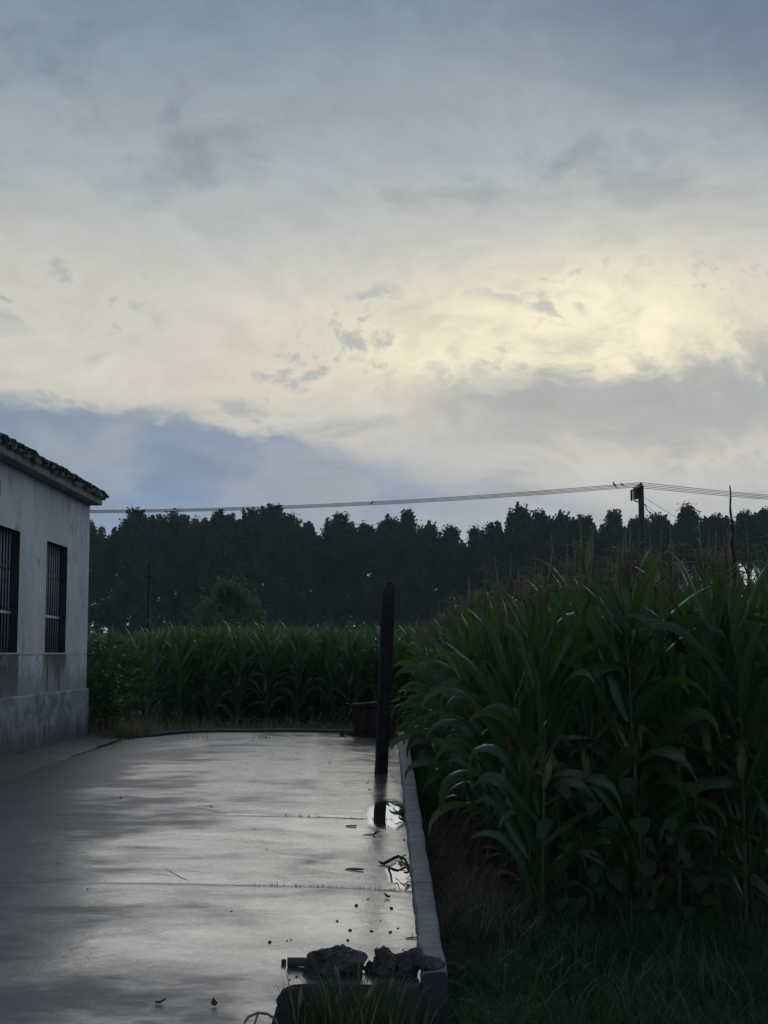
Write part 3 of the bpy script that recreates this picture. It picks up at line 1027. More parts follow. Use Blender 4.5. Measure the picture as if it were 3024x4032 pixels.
    mb.add([(ex - 0.06, y0, ez + 0.03 - 0.01), (ex - 0.06, y1, ez + 0.02), (xr, y1, zr), (xr, y0, zr), (2 * xr - ex, y0, ez), (2 * xr - ex, y1, ez),
            (ex - 0.06, y0, ez - 0.02), (ex - 0.06, y1, ez - 0.02), (xr, y1, zr - 0.06), (xr, y0, zr - 0.06), (2 * xr - ex, y0, ez - 0.05), (2 * xr - ex, y1, ez - 0.05)],
           [(0, 1, 2, 3), (3, 2, 5, 4), (7, 6, 9, 8), (8, 9, 10, 11), (0, 6, 7, 1), (4, 5, 11, 10), (1, 7, 8, 2), (2, 8, 11, 5), (0, 3, 9, 6), (3, 4, 10, 9)])
    roof = put('roof', mb.mesh('roof', M['tile'], False), root)
    # tile: shallow S profile, about 0.2 wide and 0.3 long
    tm = []
    for v in range(4):
        rnd = random.Random(20 + v)
        mb = MB()
        prof = [(-0.105, 0.03), (-0.08, 0.052), (-0.05, 0.056), (-0.02, 0.035), (0.01, 0.01), (0.045, 0.0), (0.08, 0.008), (0.105, 0.03)]
        L = [0.0, 0.02, 0.30]
        th_ = 0.016
        top, bot = [], []
        for l in L:
            for q, (py, pz) in enumerate(prof):
                jz = rnd.uniform(-0.006, 0.006) if l < 0.1 else 0
                jx = rnd.uniform(-0.012, 0.012) if l == 0 else 0
                top.append((-(l + jx), py, pz + th_ + jz))
                bot.append((-(l + jx), py, pz + jz))
        n = len(prof)
        fs = []
        for i in range(2):
            for j in range(n - 1):
                fs.append((i * n + j, (i + 1) * n + j, (i + 1) * n + j + 1, i * n + j + 1))
                o = 3 * n
                fs.append((o + i * n + j, o + i * n + j + 1, o + (i + 1) * n + j + 1, o + (i + 1) * n + j))
        for j in range(n - 1):
            fs.append((j, j + 1, 3 * n + j + 1, 3 * n + j))
        mb.add(top + bot, fs)
        tm.append(mb.mesh('tile', M['tile'], False))
    lump = []
    for v in range(4):
        mb = MB()
        rock_shape(mb, (0.05, 0.055, 0.035), 40 + v, 6, 5, 0.5)
        lump.append(mb.mesh('mortar_lump', M['mortar'], False))
    rnd = random.Random(8)
    ny = int((y1 - y0) / 0.2)
    for c in range(4):
        for i in range(ny + 1):
            y = y0 + 0.1 + i * 0.2
            s = c * 0.26
            z = ez + 0.02 + s * st + rnd.uniform(-0.008, 0.014) + 0.022 * nz(0, y, 0, 0.8)
            put('tile', tm[rnd.randrange(4)], roof, (ex + 0.02 - s * ct + rnd.uniform(-0.02, 0.02), y + rnd.uniform(-0.012, 0.012), z + c * 0.006),
                (rnd.uniform(-0.06, 0.06), th + rnd.uniform(-0.05, 0.05), rnd.uniform(-0.06, 0.06)))
            if c == 0:
                for q in range(2):
                    if rnd.random() < 0.8:
                        put('mortar_lump', lump[rnd.randrange(4)], roof,
                            (ex - 0.02 + rnd.uniform(-0.03, 0.025), y + rnd.uniform(-0.1, 0.1), ez + 0.005 + rnd.uniform(-0.01, 0.055)),
                            (rnd.uniform(0, 6), rnd.uniform(0, 6), rnd.uniform(0, 6)), rnd.uniform(0.6, 1.15))
    # remaining courses above, out of sight of the yard
    mb = MB()
    for side in (1, -1):
        rows = 9
        sl = rise / ct
        for r_ in range(4 if side == 1 else 0, int(sl / 0.26)):
            s = r_ * 0.26
            vs, fs = [], []
            cols = int((y1 - y0) / 0.05)
            for j in range(cols + 1):
                yy = y0 + j * 0.05
                zz = 0.03 * (0.5 + 0.5 * math.cos(2 * math.pi * j / 4))
                for l, dz in ((0.0, 0.03), (0.28, 0.008)):
                    ss_ = s + l
                    xx = ex - ss_ * ct
                    if side < 0:
                        xx = 2 * xr - xx
                    vs.append((xx, yy, ez + 0.02 + ss_ * st + zz + dz))
            for j in range(cols):
                f = (2 * j, 2 * j + 1, 2 * j + 3, 2 * j + 2)
                fs.append(f if side < 0 else tuple(reversed(f)))
            mb.add(vs, fs)
    tag(put('tile_field', mb.mesh('tile_field', M['tile'], False), roof), None, None, None, 'stuff')
    # the house stands on its own base point
    foot = Vector(((WX + XB) / 2, (HY0 + HY1) / 2, GZ))
    root.location = foot
    for ch in root.children:
        ch.matrix_parent_inverse = Matrix.Translation(-foot)


def rock_shape(mb, size, seed, nu=14, nv=9, rough=0.35, cut=None):
    vs, fs = [], []
    off = seed * 7.31
    for j in range(nv + 1):
        ph = -math.pi / 2 + math.pi * j / nv
        for i in range(nu):
            a = 2 * math.pi * i / nu
            d = Vector((math.cos(ph) * math.cos(a), math.cos(ph) * math.sin(a), math.sin(ph)))
            r = 1 + rough * nz(d.x + off, d.y, d.z, 1.3) + rough * 0.5 * nz(d.x + off, d.y, d.z, 3.1) + rough * 0.22 * nz(d.x + off, d.y, d.z, 7.0)
            # facets
            if nu < 20:
                m_ = max(abs(d.x), abs(d.y), abs(d.z))
                r *= 0.82 + 0.18 / (m_ + 0.25)
            vs.append((d.x * r * size[0], d.y * r * size[1], max(d.z * r * size[2], -size[2] * 0.72)))
    for j in range(nv):
        for i in range(nu):
            k2 = (i + 1) % nu
            fs.append((j * nu + i, j * nu + k2, (j + 1) * nu + k2, (j + 1) * nu + i))
    mb.add(vs, fs)


house()


# ------------------------------------------------------------------ stone post, brick stack, rear objects
def post():
    mb = MB()
    vs = []
    H_ = 2.36
    n = 26
    prof = [(-0.072, -0.06), (0.0, -0.068), (0.068, -0.06), (0.078, 0.0), (0.072, 0.062), (0.0, 0.07), (-0.07, 0.062), (-0.078, 0.0)]
    for i in range(n + 1):
        z = H_ * i / n
        t = i / n
        for q, (a, b2) in enumerate(prof):
            s = 1.0
            if t > 0.95:
                s = 1 - ((t - 0.95) / 0.05) ** 2 * 0.42
            e = 0.007
            vs.append((a * s + e * nz(a * 9, z, q, 3) + (0.016 if t > 0.95 else 0) * (t - 0.95) / 0.05, b2 * s + e * nz(b2 * 9, z, q + 5, 3), z))
    m = len(prof)
    fs = [(i * m + j, i * m + (j + 1) % m, (i + 1) * m + (j + 1) % m, (i + 1) * m + j) for i in range(n) for j in range(m)]
    fs += [tuple(n * m + j for j in range(m)), tuple(range(m - 1, -1, -1))]
    mb.add(vs, fs)
    root = put('stone_post', mb.mesh('stone_post', M['post'], False), None, (-0.036, 17.3, padz(-0.036, 17.3) - 0.01), (0, R(2.4), R(14)))
    tag(root, 'tall dark square stone post leaning slightly beside the puddle', 'post')
    mb = MB()
    for i in range(16):
        pass
    vs = []
    for i in range(13):
        z = 0.35 + (2.12 - 0.35) * i / 12
        w = 0.011 + 0.004 * nz(1, z, 0, 4)
        vs += [(0.07, 0.045 - 0.03, z), (0.07 + w * 1.4, 0.03 - 0.03, z), (0.07 + w * 1.4, 0.085 - 0.03, z), (0.07, 0.095 - 0.03, z)]
    fs = [(i * 4 + j, i * 4 + (j + 1) % 4, (i + 1) * 4 + (j + 1) % 4, (i + 1) * 4 + j) for i in range(12) for j in range(4)]
    fs += [(3, 2, 1, 0), (48, 49, 50, 51)]
    mb.add(vs, fs)
    put('batten', mb.mesh('batten', M['wood_dark'], False), root)
    mb = MB()
    rock_shape(mb, (0.035, 0.04, 0.03), 77, 8, 6, 0.5)
    put('moss_tuft', mb.mesh('moss_tuft', M['moss']), root, (0.012, 0, 2.34))


post()


def brick_stack():
    root = put('brick_stack', None, loc=(-0.155, 24.1, padz(-0.155, 24.1)))
    tag(root, 'stack of red bricks under a slab behind the stone post', 'bricks')
    mb = MB()
    mb.box((-0.115, -0.055, 0.0), (0.115, 0.055, 0.056))
    bme = mb.mesh('brick', M['brick'], False)
    rnd = random.Random(12)
    for c in range(8):
        z = 0.0 + c * 0.0605
        if c % 2 == 0:
            for i in range(3):
                for j in range(2):
                    put('brick', bme, root, (-0.235 + i * 0.235 + rnd.uniform(-.012, .012), -0.08 + j * 0.125 + rnd.uniform(-.012, .012), z), (0, 0, rnd.uniform(-.07, .07)))
        else:
            for i in range(6):
                put('brick', bme, root, (-0.295 + i * 0.118 + rnd.uniform(-.006, .006), -0.02 + rnd.uniform(-.02, .02), z), (0, 0, R(90) + rnd.uniform(-.06, .06)))
    mb = MB()
    vs = []
    mb.box((-0.37, -0.2, 0.0), (0.36, 0.2, 0.075), Matrix.Translation((0, 0, 0.50)) @ Matrix.Rotation(R(-3.5), 4, 'Y'))
    o = put('cap_slab', mb.mesh('cap_slab', M['post'], False), root)
    bevel(o, 0.015)


brick_stack()


# ------------------------------------------------------------------ rocks and bits lying on the yard
def on_pad(x, y, dz=0.0):
    return (x, y, padz(x, y) + dz)


def rocks():
    for x, y, sz, rz, seed, lab in (
            (-0.232, 6.99, (0.132, 0.09, 0.074), 0.1, 9, 'largest dark broken rock on the slab edge, next to the pipe'),
            (0.005, 6.98, (0.058, 0.06, 0.072), 0.5, 2, 'small upright dark rock between two bigger rocks'),
            (0.112, 7.02, (0.085, 0.07, 0.070), 0.9, 3, 'lumpy grey rock at the kerb end with a reddish face'),
            (0.222, 6.94, (0.068, 0.05, 0.032), 0.35, 4, 'flat pale stone chip lying on the kerb end'),
            (-0.062, 7.03, (0.035, 0.03, 0.03), 0.35, 6, 'fist-sized stone wedged behind the largest rock')):
        mb = MB()
        rock_shape(mb, sz, seed, 36, 24, 0.40)
        zb = padz(x, y) if x < 0.19 else padz(kin(y), y) + 0.052
        o = put('rock', mb.mesh('rock', M['rock'], False), None, (x, y, zb + sz[2] * 0.68), (0.05, 0.0, rz))
        tag(o, lab, 'rock', 'rocks laid on the near edge of the yard')
    # piece of pipe
    mb = MB()
    n = 14
    vs = []
    for yy, r in ((0, 0.022), (0.24, 0.022)):
        for i in range(n):
            a = 2 * math.pi * i / n
            vs.append((yy, r * math.cos(a), r * math.sin(a)))
    for yy, r in ((0, 0.016), (0.24, 0.016)):
        for i in range(n):
            a = 2 * math.pi * i / n
            vs.append((yy, r * math.cos(a), r * math.sin(a)))
    fs = []
    for i in range(n):
        k2 = (i + 1) % n
        fs += [(i, k2, n + k2, n + i), (2 * n + k2, 2 * n + i, 3 * n + i, 3 * n + k2), (k2, i, 2 * n + i, 2 * n + k2), (n + i, n + k2, 3 * n + k2, 3 * n + i)]
    mb.add(vs, fs)
    o = put('pipe', mb.mesh('pipe', M['pipe']), None, on_pad(-0.478, 7.08, 0.021), (0, 0.0, -0.05))
    tag(o, 'short dark plastic pipe sticking out from the largest rock', 'pipe')
    mb = MB()
    mb.box((-0.011, -0.011, 0), (0.011, 0.011, 0.024))
    o = put('pipe_chip', mb.mesh('pipe_chip', M['pipe'], False), None, on_pad(-0.50, 7.12, 0.0), (0, 0, 0.4))
    bevel(o, 0.003)
    tag(o, 'tiny cube-shaped chip lying off the open pipe end', 'chip')


rocks()


def litter():
    # broken branch in the small puddle
    mb = MB()
    mb.tube([(-0.115, -0.02, 0.015), (-0.085, -0.01, 0.012), (-0.05, 0.02, 0.025), (-0.01, 0.03, 0.045), (0.02, 0.06, 0.055), (0.06, 0.05, 0.035), (0.085, 0.03, 0.012)],
            [0.006, 0.011, 0.0105, 0.012, 0.010, 0.006, 0.003], 8)
    root = put('branch', mb.mesh('branch', M['wood_dark']), None, on_pad(0.085, 10.35, 0.002))
    tag(root, 'broken forked branch lying in the small puddle at the kerb', 'branch')
    for pts in ([(-0.09, -0.01, 0.012), (-0.12, 0.02, 0.02), (-0.128, 0.03, 0.026)],
                [(0.0, 0.03, 0.045), (0.05, 0.06, 0.05), (0.085, 0.12, 0.06)],
                [(0.03, 0.05, 0.05), (0.05, -0.03, 0.02), (0.055, -0.09, 0.008)],
                [(0.02, 0.06, 0.055), (0.07, 0.10, 0.03), (0.09, 0.0, 0.01)]):
        mb = MB()
        mb.tube(pts, [0.007, 0.005, 0.0025], 6)
        put('twig_arm', mb.mesh('twig_arm', M['wood_dark']), root)
    # short twigs
    for x, y, l, r, a, lab in ((-0.28, 12.33, 0.085, 0.007, 0.1, 'stubby dark twig, farthest of the three on the yard'),
                               (-0.12, 11.85, 0.085, 0.004, 0.05, 'thin straight twig, middle one of the three on the yard'),
                               (-0.20, 10.05, 0.115, 0.0075, -0.1, 'thick dark twig with a pointed end left of the branch'),
                               (0.155, 7.85, 0.07, 0.004, 0.6, 'forked thin twig leaning at the kerb near the rocks')):
        mb = MB()
        mb.tube([(-l * 0.7, 0.0, r * 0.6), (-l * 0.45, 0.004, r), (0, 0, r), (l * 0.4, -0.005, r), (l * 0.5, 0, r)], [r * 0.25, r * 0.8, r, r * 0.9, r * 0.6], 7)
        if a == 0.6:
            mb.tube([(0, 0, r), (l * 0.3, 0.03, 0.02)], [r * 0.7, r * 0.4], 6)
        o = put('twig', mb.mesh('twig', M['wood_dark']), None, on_pad(x, y, 0.001), (0, 0, a))
        tag(o, lab, 'twig', 'twigs scattered on the yard')
    # curled root at the near corner
    mb = MB()
    mb.tube([(-0.09, -0.03, 0.0), (-0.07, 0.0, 0.028), (-0.03, 0.01, 0.042), (0.01, 0.0, 0.04), (0.045, -0.02, 0.022), (0.075, -0.05, -0.03)], [0.004, 0.006, 0.006, 0.006, 0.005, 0.004], 7)
    root = put('curled_root', mb.mesh('curled_root', M['seed_head']), None, on_pad(-0.50, 6.02, 0.003))
    tag(root, 'pale curled root arching over the rounded yard corner', 'root')
    for pts in ([(-0.03, 0.01, 0.04), (-0.04, -0.06, 0.01), (-0.045, -0.1, 0.002)], [(-0.02, 0.01, 0.042), (0.0, 0.05, 0.03), (0.03, 0.07, 0.01)]):
        mb = MB()
        mb.tube(pts, [0.005, 0.0045, 0.003], 6)
        put('rootlet', mb.mesh('rootlet', M['seed_head']), root)
    # crumpled leaves
    def curl_leaf(x, y, s, a, lab):
        mb = MB()
        vs, at, fs = [], [], []
        for i in range(6):
            t = i / 5
            w = s * 0.3 * math.sin(math.pi * (0.08 + 0.9 * t)) 
            zz = s * (0.10 + 0.45 * (t - 0.35) ** 2 * 2)
            vs += [(s * (t - 0.5), -w, zz + s * 0.16), (s * (t - 0.5), 0, zz - s * 0.06), (s * (t - 0.5), w, zz + s * 0.10)]
            at += [(0, t, 0.3), (0.5, t, 0.3), (1, t, 0.3)]
        for i in range(5):
            fs += [(3 * i, 3 * i + 1, 3 * i + 4, 3 * i + 3), (3 * i + 1, 3 * i + 2, 3 * i + 5, 3 * i + 4)]
        mb.add(vs, fs, at)
        o = put('fallen_leaf', mb.mesh('fallen_leaf', M['corn_leaf_dry']), None, on_pad(x, y, 0.002), (0, 0, a))
        tag(o, lab, 'leaf', 'dry leaves blown onto the yard')
    curl_leaf(-0.075, 11.85, 0.06, 1.1, 'curled dry leaf beside the thin straight twig')
    curl_leaf(-0.745, 6.28, 0.05, 1.9, 'small upturned dry leaf left of the rounded corner')
    curl_leaf(0.02, 9.02, 0.05, 2.5, 'thin pale leaf just before the joint near the kerb')
    curl_leaf(-0.985, 6.30, 0.045, 0.2, 'faint flat leaf lying on the broom-marked slab')
    # crumbs of stone
    pm = []
    for v in range(4):
        mb = MB()
        rock_shape(mb, (1, 0.9, 0.75), 60 + v, 8, 6, 0.4)
        pm.append(mb.mesh('pebble', M['pebble']))
    rnd = random.Random(4)
    P = [(-2.66, 14.25, .016), (-2.0, 14.0, .010), (-1.66, 13.55, .014), (-0.72, 18.6, .02), (-0.17, 16.4, .014), (-0.19, 16.1, .015), (-0.16, 15.4, .018),
         (0.165, 11.65, .016), (0.155, 10.02, .02), (0.16, 9.75, .012), (0.125, 10.3, .018), (-0.17, 8.72, .016), (0.045, 8.68, .017), (-0.10, 8.95, .010),
         (-0.27, 8.22, .013), (-0.19, 7.98, .014), (-0.07, 7.98, .012), (0.035, 7.98, .013), (-0.195, 7.72, .013), (-0.61, 7.6, .016), (-0.52, 7.65, .008),
         (-0.50, 7.68, .008), (-0.02, 8.3, .007), (0.08, 8.1, .008), (0.10, 7.55, .008), (-0.46, 6.93, .006), (-0.42, 6.86, .009), (-0.45, 6.80, .008),
         (-1.5, 16.8, .012), (-1.1, 12.0, .010), (-0.9, 10.9, .008), (-1.9, 9.1, .009), (-0.9, 8.4, .007)]
    for x, y, r in P:
        r *= 0.68
        o = put('pebble', pm[rnd.randrange(4)], None, on_pad(x, y, r * 0.4), (0, 0, rnd.uniform(0, 6)), (r * rnd.uniform(0.9, 1.9), r, r * 0.7))
        near = 'near the rocks' if y < 9 else ('by the kerb puddles' if x > 0 else 'out on the open slabs')
        tag(o, 'dark crumb of stone lying on the wet slab ' + near, 'pebble', 'stone crumbs scattered on the yard')


litter()


# ------------------------------------------------------------------ poles, wires, birds
def sagline(a, b_, sag, n=24):
    a, b_ = Vector(a), Vector(b_)
    return [tuple(a.lerp(b_, i / n) - Vector((0, 0, 4 * sag * (i / n) * (1 - i / n)))) for i in range(n + 1)]


PX, PY, PZT = 11.55, 62.0, 8.98


def utility_pole(x, y, zt, label, full=True):
    mb = MB()
    mb.tube([(0, 0, GZ - 0.2), (0, 0, 4), (0, 0, zt)], [0.17, 0.15, 0.125], 14)
    root = put('utility_pole', mb.mesh('utility_pole', M['pole']), None, (x, y, 0))
    tag(root, label, 'pole')
    mb = MB()
    mb.box((-0.05, -1.0, zt - 0.16), (0.05, 1.0, zt - 0.06))
    put('crossarm', mb.mesh('crossarm', M['metal_dark'], False), root, (-0.165, 0, 0))
    ins = MB()
    ins.tube([(0, 0, 0), (0, 0, 0.03), (0, 0, 0.05), (0, 0, 0.07), (0, 0, 0.09), (0, 0, 0.11)], [0.02, 0.045, 0.025, 0.045, 0.025, 0.01], 8)
    im = ins.mesh('insulator', M['metal_dark'])
    for q in (-0.86, -0.29, 0.29, 0.86):
        put('insulator', im, root, (-0.165, q, zt - 0.06))
    if full:
        mb = MB()
        mb.box((-0.34, -0.16, zt - 0.62), (-0.14, 0.16, zt - 0.14))
        o = put('switch_box', mb.mesh('switch_box', M['metal_dark'], False), root)
        bevel(o, 0.02)
        mb = MB()
        for yy in (-0.1, 0.1):
            mb.tube([(-0.43, yy, zt - 0.2), (-0.43, yy, zt - 0.68)], 0.035, 8)
        mb.tube([(-0.14, 0, zt - 0.75), (-0.36, 0, zt - 0.66)], 0.03, 6)
        put('fuse_holder', mb.mesh('fuse_holder', M['metal_dark']), root)
        mb = MB()
        mb.tube([(0.12, 0, zt - 0.85), (0.2, 0.05, zt - 0.9), (0.26, 0, zt - 1.1)], 0.02, 6)
        mb.tube([(0.0, 0, zt), (0.0, 0, zt + 0.1)], 0.06, 6)
        put('bracket', mb.mesh('bracket', M['metal_dark']), root)
    return root


utility_pole(PX, PY, PZT, 'tall grey utility pole with switch box above the maize')
utility_pole(-34.0, 70.0, 9.1, 'grey utility pole hidden behind the house roof', False)
utility_pole(42.0, 70.0, 8.6, 'grey utility pole beyond the right edge of the field', False)
WNAMES = ['highest', 'second highest', 'third highest', 'lowest']
WL = []
for i, q in enumerate((0.86, 0.29, -0.29, -0.86)):
    j = 3 - i
    a = (PX - 0.165, PY + q, PZT + 0.03)
    p = sagline(a, (-34.165, 70 + q, 9.13), 0.80 + 0.02 * i, 40)
    WL.append(p)
    for pts, side in ((p, 'left'), (sagline(a, (41.835, 70 + q, 8.63), 0.42 + 0.02 * i, 30), 'right')):
        mb = MB()
        mb.tube(pts, 0.0135, 5)
        o = put('power_wire', mb.mesh('power_wire', M['wire']))
        tag(o, WNAMES[j] + ' of four power wires running ' + side + ' from the pole', 'wire', 'wires on the utility pole')
for (a, b_, sg, r, lab) in (((PX + 0.26, PY, PZT - 1.1), (19.0, 76, 5.2), 0.35, 0.018, 'thick service cable sagging down to the right from the pole'),
                            ((PX + 0.1, PY, PZT - 0.8), (20.5, 76, 5.2), 0.12, 0.009, 'thin lower service wire sloping right from the pole'),
                            ((PX + 0.1, PY + 0.3, PZT - 0.45), (22.5, 76, 5.2), 0.1, 0.009, 'thin upper service wire sloping right from the pole')):
    mb = MB()
    mb.tube(sagline(a, b_, sg, 16), r, 5)
    tag(put('service_wire', mb.mesh('service_wire', M['wire'])), lab, 'wire')


def field_post():
    mb = MB()
    mb.tube([(0, 0, GZ - 0.1), (0, 0, 4.35)], [0.07, 0.05], 9)
    root = put('field_post', mb.mesh('field_post', M['wire']), None, (-7.62, 45, 0))
    tag(root, 'slim dark pole with short crossarms standing in the left maize', 'pole')
    for z, w in ((3.92, 0.13),):
        mb = MB()
        mb.box((-w, -0.03, z), (w, 0.03, z + 0.05))
        put('crossarm', mb.mesh('crossarm', M['wood_dark'], False), root, (0, -0.07, 0))


field_post()


def bird(loc, s, rz, lab, tilt):
    """perched bird: one lofted body from tail to beak, legs as thin tubes"""
    mb = MB()
    prof = [(-1.10, -0.62, 0.035, 0.02), (-0.72, -0.42, 0.07, 0.03), (-0.42, -0.24, 0.11, 0.08), (-0.22, -0.06, 0.20, 0.18), (0.0, 0.12, 0.235, 0.22),
            (0.18, 0.34, 0.19, 0.18), (0.26, 0.50, 0.12, 0.125), (0.32, 0.62, 0.125, 0.125), (0.40, 0.70, 0.10, 0.10), (0.47, 0.70, 0.05, 0.045), (0.60, 0.67, 0.008, 0.008)]
    n = 10
    vs = []
    for k_, (x, z, w, h) in enumerate(prof):
        x0, z0 = prof[max(0, k_ - 1)][:2]
        x1, z1 = prof[min(len(prof) - 1, k_ + 1)][:2]
        t = Vector((x1 - x0, 0, z1 - z0)).normalized()
        up = Vector((-t.z, 0, t.x))
        for i in range(n):
            a = 2 * math.pi * i / n
            p = Vector((x, 0, z)) + Vector((0, 1, 0)) * (w * math.cos(a)) + up * (h * math.sin(a))
            vs.append(tuple(p * s))
    fs = [(i * n + j, i * n + (j + 1) % n, (i + 1) * n + (j + 1) % n, (i + 1) * n + j) for i in range(len(prof) - 1) for j in range(n)]
    fs += [tuple(range(n - 1, -1, -1)), tuple((len(prof) - 1) * n + j for j in range(n))]
    mb.add(vs, fs)
    root = put('bird', mb.mesh('bird', M['bird']), None, (loc[0], loc[1], loc[2] + 0.22 * s), (0, tilt, rz))
    tag(root, lab, 'bird', 'birds perched on the wires')
    for sy in (-1, 1):
        mb = MB()
        vs = []
        for x, z, w in ((0.15, 0.22, 0.02), (0.0, 0.16, 0.16), (-0.3, -0.05, 0.15), (-0.62, -0.32, 0.03)):
            o_ = sy * (0.245 if -0.35 < x < 0.1 else 0.19 if x > 0.1 else 0.1)
            vs += [(x * s - w * 0.3 * s, o_ * s, (z + w) * s), (x * s + w * 0.3 * s, o_ * s, (z - w) * s), ]
        vs2 = [(a, b_ - sy * 0.03 * s, c) for a, b_, c in vs]
        fs = [(2 * i, 2 * i + 1, 2 * i + 3, 2 * i + 2) for i in range(3)]
        mb.add(vs + vs2, fs + [tuple(8 + q for q in reversed(f)) for f in fs] + [(0, 2, 10, 8), (2, 4, 12, 10), (4, 6, 14, 12), (1, 9, 11, 3), (3, 11, 13, 5), (5, 13, 15, 7)])
        put('wing', mb.mesh('wing', M['bird']), root)
        mb = MB()
        mb.tube([(0.0, sy * 0.07 * s, -0.08 * s), (0.02 * s, sy * 0.07 * s, -0.24 * s)], 0.02 * s, 5)
        put('leg', mb.mesh('leg', M['bird']), root)


def wire_at(pts, x):
    for a, b_ in zip(pts, pts[1:]):
        if min(a[0], b_[0]) <= x <= max(a[0], b_[0]):
            t = (x - a[0]) / (b_[0] - a[0])
            return (x, a[1] + (b_[1] - a[1]) * t, a[2] + (b_[2] - a[2]) * t)


bird(wire_at(WL[2], 10.33), 0.20, R(150), 'larger bird perched on the wires left of the pole', R(-12))
bird(wire_at(WL[2], 10.68), 0.145, R(155), 'smaller slim bird perched closest to the pole', R(6))
bird(wire_at(WL[1], -0.56), 0.14, R(20), 'lone small bird on the wires above the tree line', 0)


# ------------------------------------------------------------------ trees
def leaf_quads(centres, sizes, rnd_np, r_attr, flat=0.0):
    """numpy: little two-triangle leaves folded along the middle"""
    n = len(centres)
    a = rnd_np.normal(size=(n, 3))
    a /= np.linalg.norm(a, axis=1)[:, None]
    b = rnd_np.normal(size=(n, 3))
    b -= (b * a).sum(1)[:, None] * a
    b /= np.linalg.norm(b, axis=1)[:, None]
    c = np.cross(a, b)
    s = sizes[:, None]
    v = np.empty((n, 4, 3), dtype=np.float32)
    v[:, 0] = centres - a * s * 0.5
    v[:, 1] = centres + b * s * 0.36 + c * s * 0.08
    v[:, 2] = centres + a * s * 0.55
    v[:, 3] = centres - b * s * 0.36 + c * s * 0.08
    at = np.zeros((n, 4, 3), dtype=np.float32)
    at[:, :, 0] = (0.5, 1, 0.5, 0)
    at[:, :, 1] = (0, 0.5, 1, 0.5)
    at[:, :, 2] = r_attr[:, None]
    return v.reshape(-1, 3), at.reshape(-1, 3)


def np_mesh(name, v, at, material, nper=4):
    n = len(v) // nper
    me = bpy.data.meshes.new(name)
    me.vertices.add(len(v))
    me.vertices.foreach_set('co', v.astype(np.float32).ravel())
    me.loops.add(len(v))
    me.loops.foreach_set('vertex_index', np.arange(len(v), dtype=np.int32))
    me.polygons.add(n)
    me.polygons.foreach_set('loop_start', np.arange(0, len(v), nper, dtype=np.int32))
    a = me.attributes.new('lf', 'FLOAT_VECTOR', 'POINT')
    a.data.foreach_set('vector', at.astype(np.float32).ravel())
    me.materials.append(material)
    me.update()
    me.validate()
    return me


def crown(seed, H_, Rm, z0, nb, per, leaf, material, ball=False):
    rn = np.random.default_rng(seed)
    cs, szs, rs = [], [], []
    for i in range(nb):
        t = rn.random() ** 0.9
        z = z0 + (H_ - z0) * t
        if ball:
            prof = math.sqrt(max(0.02, 1 - (2 * t - 0.9) ** 2 / 1.25))
        else:
            prof = min(1.0, 0.55 + t * 1.6) * (1 - max(0, t - 0.56) ** 1.5 * 2.6)
            prof = max(prof, 0.08)
        az = rn.random() * 2 * math.pi
        rr = Rm * prof * math.sqrt(rn.random()) * (0.85 + 0.3 * rn.random())
        cr = (0.30 + 0.36 * rn.random()) * (2.0 if not ball else 0.8)
        n = int(per * (0.6 + 0.8 * rn.random()))
        p = rn.normal(size=(n, 3)).clip(-1.9, 1.9) * cr * 0.48
        p[:, 2] *= 1.25
        p += np.array([math.cos(az) * rr, math.sin(az) * rr, z])
        cs.append(p)
        szs.append(leaf * (0.7 + 0.6 * rn.random(n)))
        rs.append(np.full(n, rn.random()) * 0.6 + rn.random(n) * 0.4)
    if not ball:
        # ascending shoots give the ragged top
        for i in range(16):
            az = rn.random() * 2 * math.pi
            rr = Rm * 0.95 * rn.random() ** 0.55
            zt = H_ + 0.1 - 4.6 * (rr / Rm) ** 1.6 + rn.normal() * 0.9
            for q in range(9):
                n = int(per * (0.22 + 0.08 * q))
                p = rn.normal(size=(n, 3)).clip(-1.6, 1.6) * (0.16 + 0.085 * q)
                p += np.array([math.cos(az) * rr, math.sin(az) * rr, zt - 0.5 * q])
                cs.append(p)
                szs.append(leaf * (0.7 + 0.6 * rn.random(n)))
                rs.append(rn.random(n))
    v, at = leaf_quads(np.concatenate(cs), np.concatenate(szs), rn, np.concatenate(rs))
    return np_mesh('crown', v, at, material)


def trunk_mesh(seed, H_, r0, limbs, spread):
    rnd = random.Random(seed)
    mb = MB()
    pts = [(0.12 * nz(seed, i, 0, 0.7), 0.12 * nz(seed, i, 5, 0.7), GZ * 0 + H_ * i / 8) for i in range(9)]
    mb.tube(pts, [r0 * (1 - 0.85 * i / 8) for i in range(9)], 9)
    for i in range(limbs):
        t = rnd.uniform(0.3, 0.9)
        a = rnd.uniform(0, 6.28)
        l = spread * (1.15 - t) * rnd.uniform(0.7, 1.2)
        b_ = Vector((pts[int(t * 8)][0], pts[int(t * 8)][1], H_ * t))
        d = Vector((math.cos(a), math.sin(a), 0))
        mb.tube([tuple(b_), tuple(b_ + d * l * 0.45 + Vector((0, 0, l * 0.5))), tuple(b_ + d * l * 0.8 + Vector((0, 0, l * 1.25)))],
                [r0 * 0.4 * (1 - t * .6), r0 * 0.25 * (1 - t * .6), 0.015], 6)
    return mb.mesh('trunk', M['bark'])


